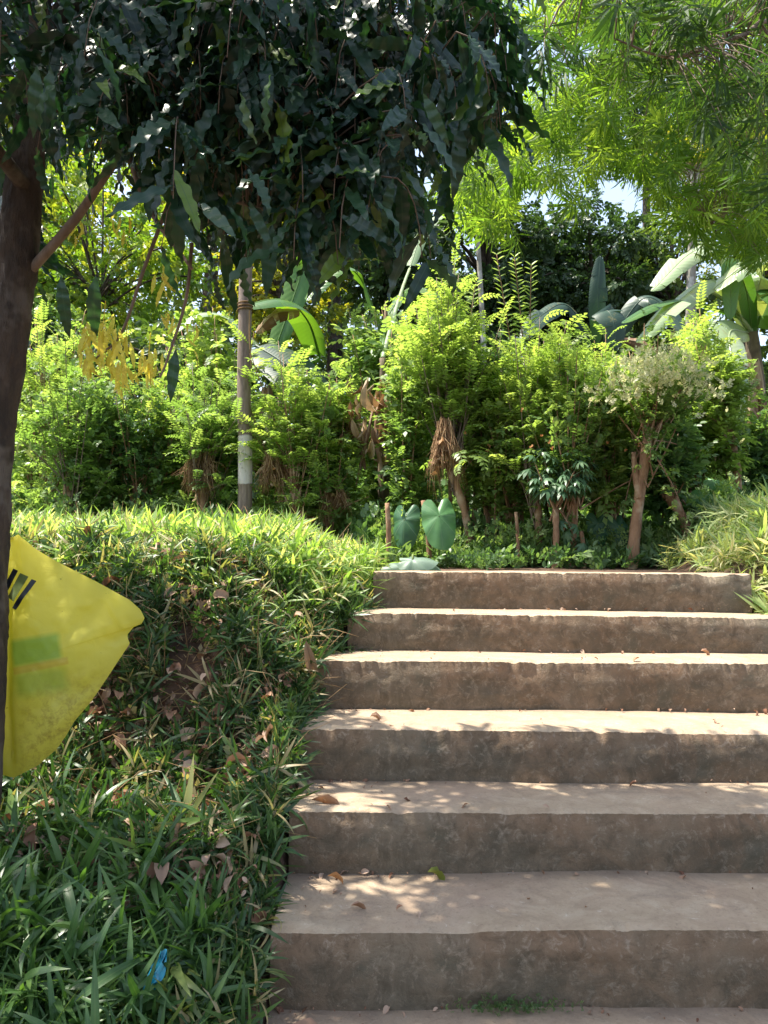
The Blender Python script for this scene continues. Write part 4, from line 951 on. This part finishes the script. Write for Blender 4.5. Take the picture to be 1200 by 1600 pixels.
M['cream']=leafmat('cream blossom',G3((.45,.46,.24),(.66,.65,.42),(.75,.72,.5)),.4,.6,(1.1,1.1,.8))
blossom_tufts()
def stick(label,a,b,Y,r):
    p=P(a[0],a[1],Y); p[2]=gzf(p[0],Y); t=P(b[0],b[1],Y); q=smoothpath([p-[0,0,.05],(p+t)/2+[.01,0,0],t],10)
    m=MB(); m.tubes(q[None],np.linspace(r*1.2,r,10)[None],9); tag(m.build('cut_stake',M['stem'],origin=p,smooth=True),label,'stake')
stick('short cut reddish stake left of the big round leaf, nearer the bank',(605,865),(605,786),5.2,.016)
stick('thin cut stake touching the left side of the big round leaf',(672,850),(661,782),5.3,.016)
stick('bare thin stake between the two middle hedge trunks',(912,884),(908,830),5.3,.014)
stick('thin twisted stem left of the pale hedge trunk',(808,882),(806,800),5.4,.012)
# orange flowers / fruits
def blossoms():
    m=MB()
    spots=[(1004,672,5.2),(998,695,5.2),(762,703,5.6),(764,697,5.6),(950,690,5.2),(978,702,5.1),(846,682,5.1),(858,690,5.1),(830,697,5.1),(726,677,5.6),(862,700,5.1),(690,708,5.5),(815,640,5.3)]
    for a,b,Y in spots:
        for _ in range(3): m.inst(LF2,[P(a,b,Y)],[(random.gauss(0,1),random.gauss(-.5,.5),random.gauss(0,1))],[(0,-1,.5)],.018)
    tag(m.build('orange_flowers',M['orange']),'small orange flowers dotted through the hedge','flowers',kind='stuff')
blossoms()

# ------------------------------------------------------------------ taro plants
def tarotemplate():
    n=36; v=[(0,.0,0)]; uv=[(.5,.5)]; rings=7; f=[]
    for j in range(1,rings+1):
        s=j/rings
        for i in range(n):
            a=i/n*2*math.pi   # 0 = tip direction
            r=.62-.10*math.cos(2*a)*0+ .38*max(0,math.cos(a))**3*1.0 - .12*math.exp(-((abs(a-math.pi))/.28)**2)*3.0+ .10*math.exp(-((abs(a-math.pi)-.75)/.35)**2)
            x=math.sin(a)*r*s*.80; y=math.cos(a)*r*s
            z=-.22*s*s*(.6+.4*math.cos(a))+.05*math.sin(a*7+.7)*s*s+.03*math.sin(a*3)*s-.10*abs(math.sin(a))*s*s
            v.append((x,y,z)); uv.append((a/(2*math.pi),s))
    for i in range(n): f.append((0,1+(i+1)%n,1+i))
    for j in range(rings-1):
        for i in range(n):
            a=1+j*n+i; b=1+j*n+(i+1)%n; f.append((a,b,b+n,a+n))
    return T_(v,f,uv)
TARO=tarotemplate()
def taromat(name='elephant ear leaf',a=(.045,.12,.065),b=(.07,.16,.08)):
    m,t,out=newmat(name); uv=t.nodes.new('ShaderNodeUVMap'); uv.uv_map='uv'; sx=t.nodes.new('ShaderNodeSeparateXYZ'); t.links.new(uv.outputs[0],sx.inputs[0])
    tc=t.nodes.new('ShaderNodeTexCoord')
    c=ramp(t,noise(t,12,3,.5,tc.outputs['Object']),[(.3,a),(.7,b)])
    w=math_(t,'ABSOLUTE',math_(t,'SUBTRACT',math_(t,'FRACT',math_(t,'MULTIPLY',sx.outputs[0],8)),.5))
    vein=math_(t,'MULTIPLY',mapr(t,w,.46,.5,0,1),mapr(t,sx.outputs[1],.05,.9,1,.4)); c=mix(t,math_(t,'MULTIPLY',vein,.8),c,(.26,.36,.2))
    p=t.nodes.new('ShaderNodeBsdfPrincipled'); t.links.new(c,p.inputs['Base Color']); p.inputs['Roughness'].default_value=.42
    tr=t.nodes.new('ShaderNodeBsdfTranslucent'); t.links.new(mix(t,1.0,c,(1.4,1.6,.5),'MULTIPLY'),tr.inputs[0]); ms=t.nodes.new('ShaderNodeMixShader'); ms.inputs[0].default_value=.3
    t.links.new(p.outputs[0],ms.inputs[1]); t.links.new(tr.outputs[0],ms.inputs[2]); t.links.new(ms.outputs[0],out.inputs[0]); return m
M['taro']=taromat('elephant ear leaf',(.07,.18,.07),(.12,.27,.10)); M['tarodark']=taromat('dark elephant ear leaf',(.035,.10,.05),(.06,.15,.07))
M['taropale']=taromat('pale elephant ear leaf',(.13,.2,.15),(.2,.28,.22))
def taro(label,leaves,Y,mat='taro'):
    px=sum(l[0] for l in leaves)/len(leaves); b=P(px,880,Y+.1); b[2]=gzf(b[0],b[1])
    root=empty('elephant_ear_plant',b,label,'plant','elephant ear plants along the hedge foot')
    for (x,y,size,ax,nm) in leaves:
        o=P(x,y,Y); m=MB(); m.inst(TARO,[o],[ax],[nm],size/F*Y,r=.5); lf=m.build('leaf',M[mat],root,smooth=True)
        q=bez(b,(b+o)/2+[0,.05,.12],o,8); m=MB(); m.tubes(q[None],np.linspace(.009,.006,8)[None],6); m.build('stalk',M['greenstem'],root,smooth=True)
taro('largest elephant ear plant with a single bright broad heart leaf in the centre',[(686,806,54,(.12,-.35,-1),(0,-1,.35))],5.2)
taro('dull elephant ear plant with a folded triangular leaf left of the largest one',[(632,812,46,(-.1,-.3,-1),(-.4,-1,.3))],5.35,'tarodark')
taro('pair of dark elephant ear leaves between the trunks, left of the leaning trunk',[(934,818,34,(.05,-.3,-1),(-.1,-1,.5)),(968,824,38,(.25,-.3,-1),(.2,-1,.5)),(938,854,30,(.5,-.6,-.5),(0,-.6,1))],5.5,'tarodark')
taro('elephant ear plant with a hanging round leaf at the right by the grassy mound',[(1102,788,44,(-.1,-.3,-1),(0,-1,.3)),(1120,752,30,(.6,-.5,-.3),(0,-.7,1))],5.6)
taro('low broken elephant ear plant with pale folded leaves by the top step at left',[(645,874,40,(1,-.2,.05),(-.3,-.6,1)),(628,888,34,(-1,-.1,-.05),(0,-1,.6)),(662,888,34,(.9,-.1,-.25),(.3,-1,.5))],4.6,'taropale')
taro('pale elephant ear leaves behind the hedge at the left',[(232,715,34,(.3,-.5,-.8),(0,-1,.7)),(210,740,30,(-.5,-.4,-.8),(0,-1,.8)),(262,728,26,(.5,-.4,-.7),(0,-1,.8))],7.2,'taropale')
taro('small pale elephant ear leaves just right of the pole',[(400,750,30,(0,-.4,-1),(0,-1,.5)),(492,745,34,(.1,-.4,-1),(.2,-1,.5))],6.8,'taropale')

# ------------------------------------------------------------------ banana plants
def banleaf(m, path, width, droop=.5, tear=.35, seed=0, side_up=None, roll=0.0):
    """path: midrib points; two half blades made of strips with tears"""
    rr=random.Random(seed); n=34; q=smoothpath(path,n); t=np.gradient(q,axis=0); t/=np.linalg.norm(t,axis=1,keepdims=True)
    up=np.array(side_up if side_up is not None else (0,0,1.))
    X=np.cross(t,up); X/=np.linalg.norm(X,axis=1,keepdims=True)+1e-9; N_=np.cross(X,t)
    s=np.linspace(0,1,n); w=width*.5*np.clip(np.sin(np.pi*np.clip(s*.92+.06,0,1))**.45,0,1); w[-1]=.01
    for sg in (-1,1):
        i=1
        while i<n-1:
            k=rr.choice([3,4,5,7,9]) if rr.random()<tear else 9; j=min(n-1,i+k)
            dr=droop+rr.uniform(-.25,.35)*tear*1.5; sw=rr.uniform(-.1,.1)*tear
            cols=6; G=[]
            for a in range(i,j+1):
                row=[]; x=0; z=0
                gap=.10*tear*2*(1 if a in(i,) else 0)
                for c in range(cols):
                    cc=c/(cols-1); ang=-.18+dr*cc*1.15
                    if c: x+=w[a]/(cols-1)*math.cos(ang); z-=w[a]/(cols-1)*math.sin(ang)
                    row.append(q[a]+X[a]*sg*x+N_[a]*z+t[a]*(sw*x+gap*cc*(.02)))
                G.append(row)
            G=np.array(G); uv=np.zeros((G.shape[0],cols,2)); uv[...,0]=.5+.5*sg*np.linspace(0,1,cols)[None]; uv[...,1]=s[i:j+1,None]
            m.grid(G if sg>0 else G[::-1],r=rr.random(),uv=uv if sg>0 else uv[::-1]); i=j
    m.tubes(q[None],np.linspace(.016,.005,n)[None]*(width/.5),6,r=.9)
def banana(label, base, Y, height_px, leaves, dead=(), r=.09, matname='banana'):
    b=P(base,800,Y); b[2]=gzf(b[0],Y); t=P(height_px[0],height_px[1],Y)
    root=empty('banana_plant',b,label,'banana plant','banana plants behind the hedge')
    m=MB(); q=smoothpath([np.append(b-[0,0,.1],r*1.2),np.append((b+t)/2,r),np.append(t,r*.6)],20); m.tubes(q[None,:,:3],q[None,:,3]*(1+.05*RS.randn(20)),14); m.build('pseudostem',M['psstem'],root,smooth=True)
    for i,(pts,wd,dr,te,mt,up) in enumerate(leaves):
        m=MB(); path=[P(*p) for p in pts]; banleaf(m,path,wd,dr,te,i+int(base),up)
        m.tubes(bez(t,(t+path[0])/2+[0,0,.1],path[0],8)[None],np.linspace(.022,.014,8)[None],7,r=.9)
        m.build('leaf',M[mt],root,smooth=True)
    for i,(pts,wd) in enumerate(dead):
        m=MB(); banleaf(m,[P(*p) for p in pts],wd,1.9,1.0,i+77+int(base),(0,-1,.2)); m.build('dead_leaf',M['deadbanana'],root,smooth=True)
banana('banana plant at far right with large pale sunlit arching leaves',1195,7.2,(1175,520),[
  ([(1168,520,7.2),(1120,440,7.0),(1060,470,6.8),(995,535,6.6)],.30,.55,1.0,'bananasunlit',(0,-.5,1)),
  ([(1168,510,7.2),(1130,390,7.1),(1080,395,6.9),(1018,455,6.8)],.30,.55,1.0,'bananasunlit',(0,-.6,1)),
  ([(1172,500,7.2),(1080,470,6.9),(1030,475,6.8),(972,505,6.6)],.18,.6,.6,'banana',(0,-.4,1)),
  ([(1175,500,7.2),(1190,430,7.0),(1215,395,6.8),(1260,370,6.6)],.36,.5,.7,'bananasunlit',(0,-.8,1)),
  ([(1110,455,6.9),(1170,410,6.7),(1230,385,6.5),(1300,380,6.4)],.34,.5,.7,'bananasunlit',(0,-.8,1)),
  ([(1170,520,7.2),(1140,520,6.7),(1148,590,6.4),(1150,665,6.3)],.30,.6,.6,'bananasunlit',(0,-1,.2)),
  ([(1175,520,7.2),(1165,450,7.0),(1145,420,6.9),(1140,500,6.9)],.22,.3,.1,'banana',(0,-1,.2)),
  ([(1180,520,7.2),(1200,450,7.2),(1230,470,7.0),(1260,560,7.0)],.45,.5,.3,'banana',(0,-.4,1)),
 ],[([(1165,560,7.1),(1178,640,7.0),(1176,720,7.0)],.16),([(1185,560,7.1),(1194,630,7.0),(1190,700,7.0)],.16),([(1150,530,7.1),(1110,520,7.0),(1060,560,7.0),(1020,545,7.0)],.14)],.10)
banana('banana plant hung with brown dead leaves in the middle of the hedge',600,6.6,(598,560),[
  ([(590,500,7.4),(560,430,7.2),(520,420,7.0),(480,470,6.9)],.34,.5,.3,'banana',(0,-.5,1)),
  ([(640,420,7.8),(660,365,7.9),(690,335,8.0),(740,330,8.1)],.18,.5,.5,'bananasunlit',(0,-.6,1)),
  ([(602,500,7.4),(640,450,7.4),(690,470,7.2),(720,530,7.1)],.2,.5,.3,'banana',(0,-.5,1)),
 ],[([(575,590,6.5),(560,650,6.3),(570,735,6.2)],.13),([(596,610,6.3),(588,670,6.15),(600,752,6.1)],.10),([(612,600,6.4),(632,650,6.3),(628,725,6.2)],.14),([(585,600,6.5),(548,640,6.3),(545,700,6.2)],.12),([(602,470,7.2),(604,540,7.1),(606,600,7.1)],.10),([(600,610,6.4),(618,680,6.25),(650,750,6.2)],.08),([(592,600,6.3),(572,690,6.2),(556,760,6.2)],.07)],.045)
banana('banana plant behind the pole with one broad torn green leaf arching right',420,7.6,(425,620),[
  ([(500,560,7.5),(480,500,7.2),(440,468,6.9),(370,480,6.7)],.42,.7,.2,'banana',(0,-.5,1)),
  ([(400,540,7.2),(440,565,7.0),(475,600,6.8),(505,660,6.6)],.50,.35,.1,'bananashade',(0.3,-1,.6)),
  ([(425,560,7.4),(360,500,7.2),(310,490,7.0),(270,520,6.9)],.22,.7,.9,'bananasunlit',(0,-.4,1)),
  ([(425,560,7.4),(470,430,7.5),(475,390,7.4),(480,340,7.3)],.3,.3,.1,'banana',(0,-1,.3)),
 ],[([(470,485,7.0),(430,490,6.9),(400,520,6.9)],.26),([(415,600,7.1),(400,680,7.0),(395,740,6.9)],.26),([(420,600,7.1),(425,690,7.0),(430,760,6.9)],.2)],.09)
def dead_mass():
    root=[o for o in bpy.data.objects if o.get('label','').startswith('banana plant hung with brown')][0]
    for i in range(42):
        o=P(RS.normal(592,30),RS.uniform(590,690),RS.uniform(5.95,6.25)); m=MB(); L_=RS.uniform(.10,.27)
        m.inst(CURL[i%5],[o],[(RS.randn()*.28,RS.randn()*.15,-1)],[(RS.randn()*.8,-1,RS.randn()*.3)],np.array([[L_*.55,L_,L_]]),r=RS.rand()); m.build('dead_leaf',M['deadbanana'],root,smooth=True)
dead_mass()
banana('dim blue green banana plant in deep shade right of the tall shoots',935,10.5,(940,600),[
  ([(940,560,10.5),(935,500,10.3),(935,450,10.2),(938,400,10.2)],.26,.4,.7,'bananashade',(0,-1,.2)),
  ([(940,560,10.5),(945,490,10.0),(958,500,9.8),(962,545,9.8)],.42,.6,.6,'bananashade',(0,-1,.4)),
  ([(940,560,10.5),(890,480,10.2),(850,490,10.0),(815,530,9.8)],.34,.6,.9,'bananashade',(0,-.8,.6)),
  ([(940,560,10.5),(1000,470,10.3),(1040,480,10.2),(1070,520,10)],.34,.6,.9,'bananashade',(0,-.8,.6)),
 ],[([(960,530,10.2),(1000,535,10.0),(1040,560,10.0)],.4)],.13)

# ------------------------------------------------------------------ trees behind
def tree(label, px, Y, trunk_top_py, crown, mat, n=2600, leaf=.30, tr=.14, bark='bark', name='broadleaf_tree', lean=0, TT=SPR2, nclump=26, clr=.42):
    b=P(px,800,Y); b[2]=gzf(b[0],Y); cx,cy,rx,ry=crown; c=P(cx,cy,Y); R=np.array([rx/F*Y,min(rx/F*Y,2.6),ry/F*Y])
    root=empty(name,b,label,'tree','trees behind the hedge'); t=P(px+lean,trunk_top_py,Y)
    m=MB(); q=smoothpath([np.append(b-[0,0,.3],tr*1.3),np.append((b*.6+t*.4)+[RS.randn()*.1,0,0],tr),np.append(t,tr*.7),np.append(c*.5+t*.5,tr*.35)],26); m.tubes(q[None,:,:3],q[None,:,3],12)
    u=RS.randn(nclump,3); u/=np.linalg.norm(u,axis=1,keepdims=True); u*=(.35+.65*RS.rand(nclump,1)**.6); CL=c+u*R
    S=np.repeat(t[None],nclump,0)*.7+.3*c; S+=RS.randn(nclump,3)*.05; C=(S+CL)/2+[0,0,.3]; tt=np.linspace(0,1,8)[None,:,None]
    m.tubes((1-tt)**2*S[:,None]+2*tt*(1-tt)*C[:,None]+tt*tt*CL[:,None],np.linspace(tr*.32,.012,8),6)
    m.build('trunk',M[bark],root,smooth=True)
    leaf*=.62; lai=11 if mat=='farshade' else 5.5; n=int(min(9000,lai*math.pi*R[0]*R[2]/(.7*leaf*leaf))); lm=MB(); ci=RS.randint(0,nclump,n); cr=(R.mean()*clr)*RS.uniform(.6,1.3,nclump)
    g=RS.randn(n,3); g/=np.linalg.norm(g,axis=1,keepdims=True); O=CL[ci]+g*(RS.rand(n,1)**.5)*cr[ci][:,None]*[1,1,.65]
    D=g*.8+RS.randn(n,3)*.5-[0,0,.15]; nm=upd(n,.6); v=RS.randint(0,len(TT),n); r=np.clip(RS.rand(n)*.8+RS.rand(nclump)[ci]*.3-.05,0,1)
    for k in range(len(TT)):
        w_=v==k; lm.inst(TT[k],O[w_],D[w_],nm[w_],leaf*RS.uniform(.7,1.25,w_.sum()),r[w_])
    lm.build('crown',M[mat],root)
tree('yellow green sunlit tree behind the hanging leaves at the left',150,10.5,520,(170,370,150,170),'yellowgreen',5200,.30,.05,nclump=34)
tree('dark leafy tree between the left trunk and the pole',300,9.2,640,(280,560,110,80),'far',2600,.28,.1)
tree('mid green tree rising behind the pole',430,11.0,520,(450,420,100,110),'farbright',3600,.30,.12)
tree('shadowed leafy tree low behind the left shrubs',60,9.0,650,(70,600,110,110),'farshade',2600,.28,.1)
tree('dark tree with dense crown above the centre banana plant',610,11.5,480,(610,400,100,110),'farshade',3800,.32,.13)
tree('shadowed tree filling the gap left of the dim banana plant',760,13.0,450,(755,400,115,105),'farshade',4200,.32,.14)
tree('dark layered tree behind the dim banana plant',930,13.5,460,(930,430,130,115),'farshade',4600,.32,.14)
tree('broad leafy tree far behind the narrow leaved branches at upper right',1010,16.0,330,(1010,150,120,110),'far',3600,.40,.12)
tree('leafy tree far behind the upper right corner',1220,16.5,330,(1210,130,110,130),'far',3600,.40,.12)
tree('low dark tree under the taller trees right of the tall shoots',860,14.5,520,(860,480,120,80),'farshade',4200,.32,.12)
tree('low dark tree behind the shrubs left of the tall shoots',690,12.5,560,(690,500,80,80),'farshade',4200,.32,.1)
tree('slender pale trunked tree right of the dim banana plant',1082,12.0,330,(1085,230,60,50),'farbright',2400,.28,.07,'barkgrey')
tree('second slender pale trunked tree closest to the right edge',1100,12.4,300,(1150,210,60,50),'farbright',2400,.28,.06,'barkgrey',lean=-14)
tree('mid green tree behind the pale banana leaves at right',1050,12.8,500,(1050,430,90,90),'far',2800,.3,.1)
tree('tall rounded tree against the sky above the centre',770,18.0,400,(790,225,60,40),'farbright',3600,.42,.2)
tree('tall sunlit tree standing behind the right banana plant',1180,15.0,480,(1190,330,130,150),'farbright',3600,.36,.16)
tree('pale thin trunked tree glimpsed above the tall shoots',744,11.5,330,(740,300,50,40),'far',1300,.26,.045,'barkgrey')
tree('tall dark tree at the far left behind the trunk',-40,13.0,500,(0,330,140,180),'farbright',3600,.34,.16)
tree('broad sunlit tree behind the wavy leaved crown',330,16.0,420,(330,250,170,150),'farbright',5200,.40,.2)
tree('tall dark tree high behind the wavy leaved crown',520,17.0,420,(480,200,110,130),'farbright',3600,.42,.2)
def wood():
    m=MB(); n=15000; X=RS.uniform(-17,19,n); Y=RS.uniform(15,24,n); ztop=np.interp(X/Y*F+600,[-300,200,560,640,760,860,1000,1100,1250,1500],[11,10,9,7.4,7.0,7.2,7.8,6.0,7.0,9])+vn(X*.7,Y*.3)*2.5
    Z=gz(X,Y)+RS.rand(n)*(ztop-gz(X,Y)); k=vn(X*.9+Z*.35,Z*1.1)>-.27; X,Y,Z=X[k],Y[k],Z[k]; n=len(X); v=RS.randint(0,3,n)
    for q in range(3):
        w_=v==q; m.inst(SPR2[q],np.stack([X,Y,Z],-1)[w_],RS.randn(w_.sum(),3)-[0,.3,.2],upd(w_.sum(),.7),.36*RS.uniform(.7,1.4,w_.sum()))
    tag(m.build('distant_wood',M['far']),'dark far off wood closing the view behind the trees','wood',kind='stuff')
wood()
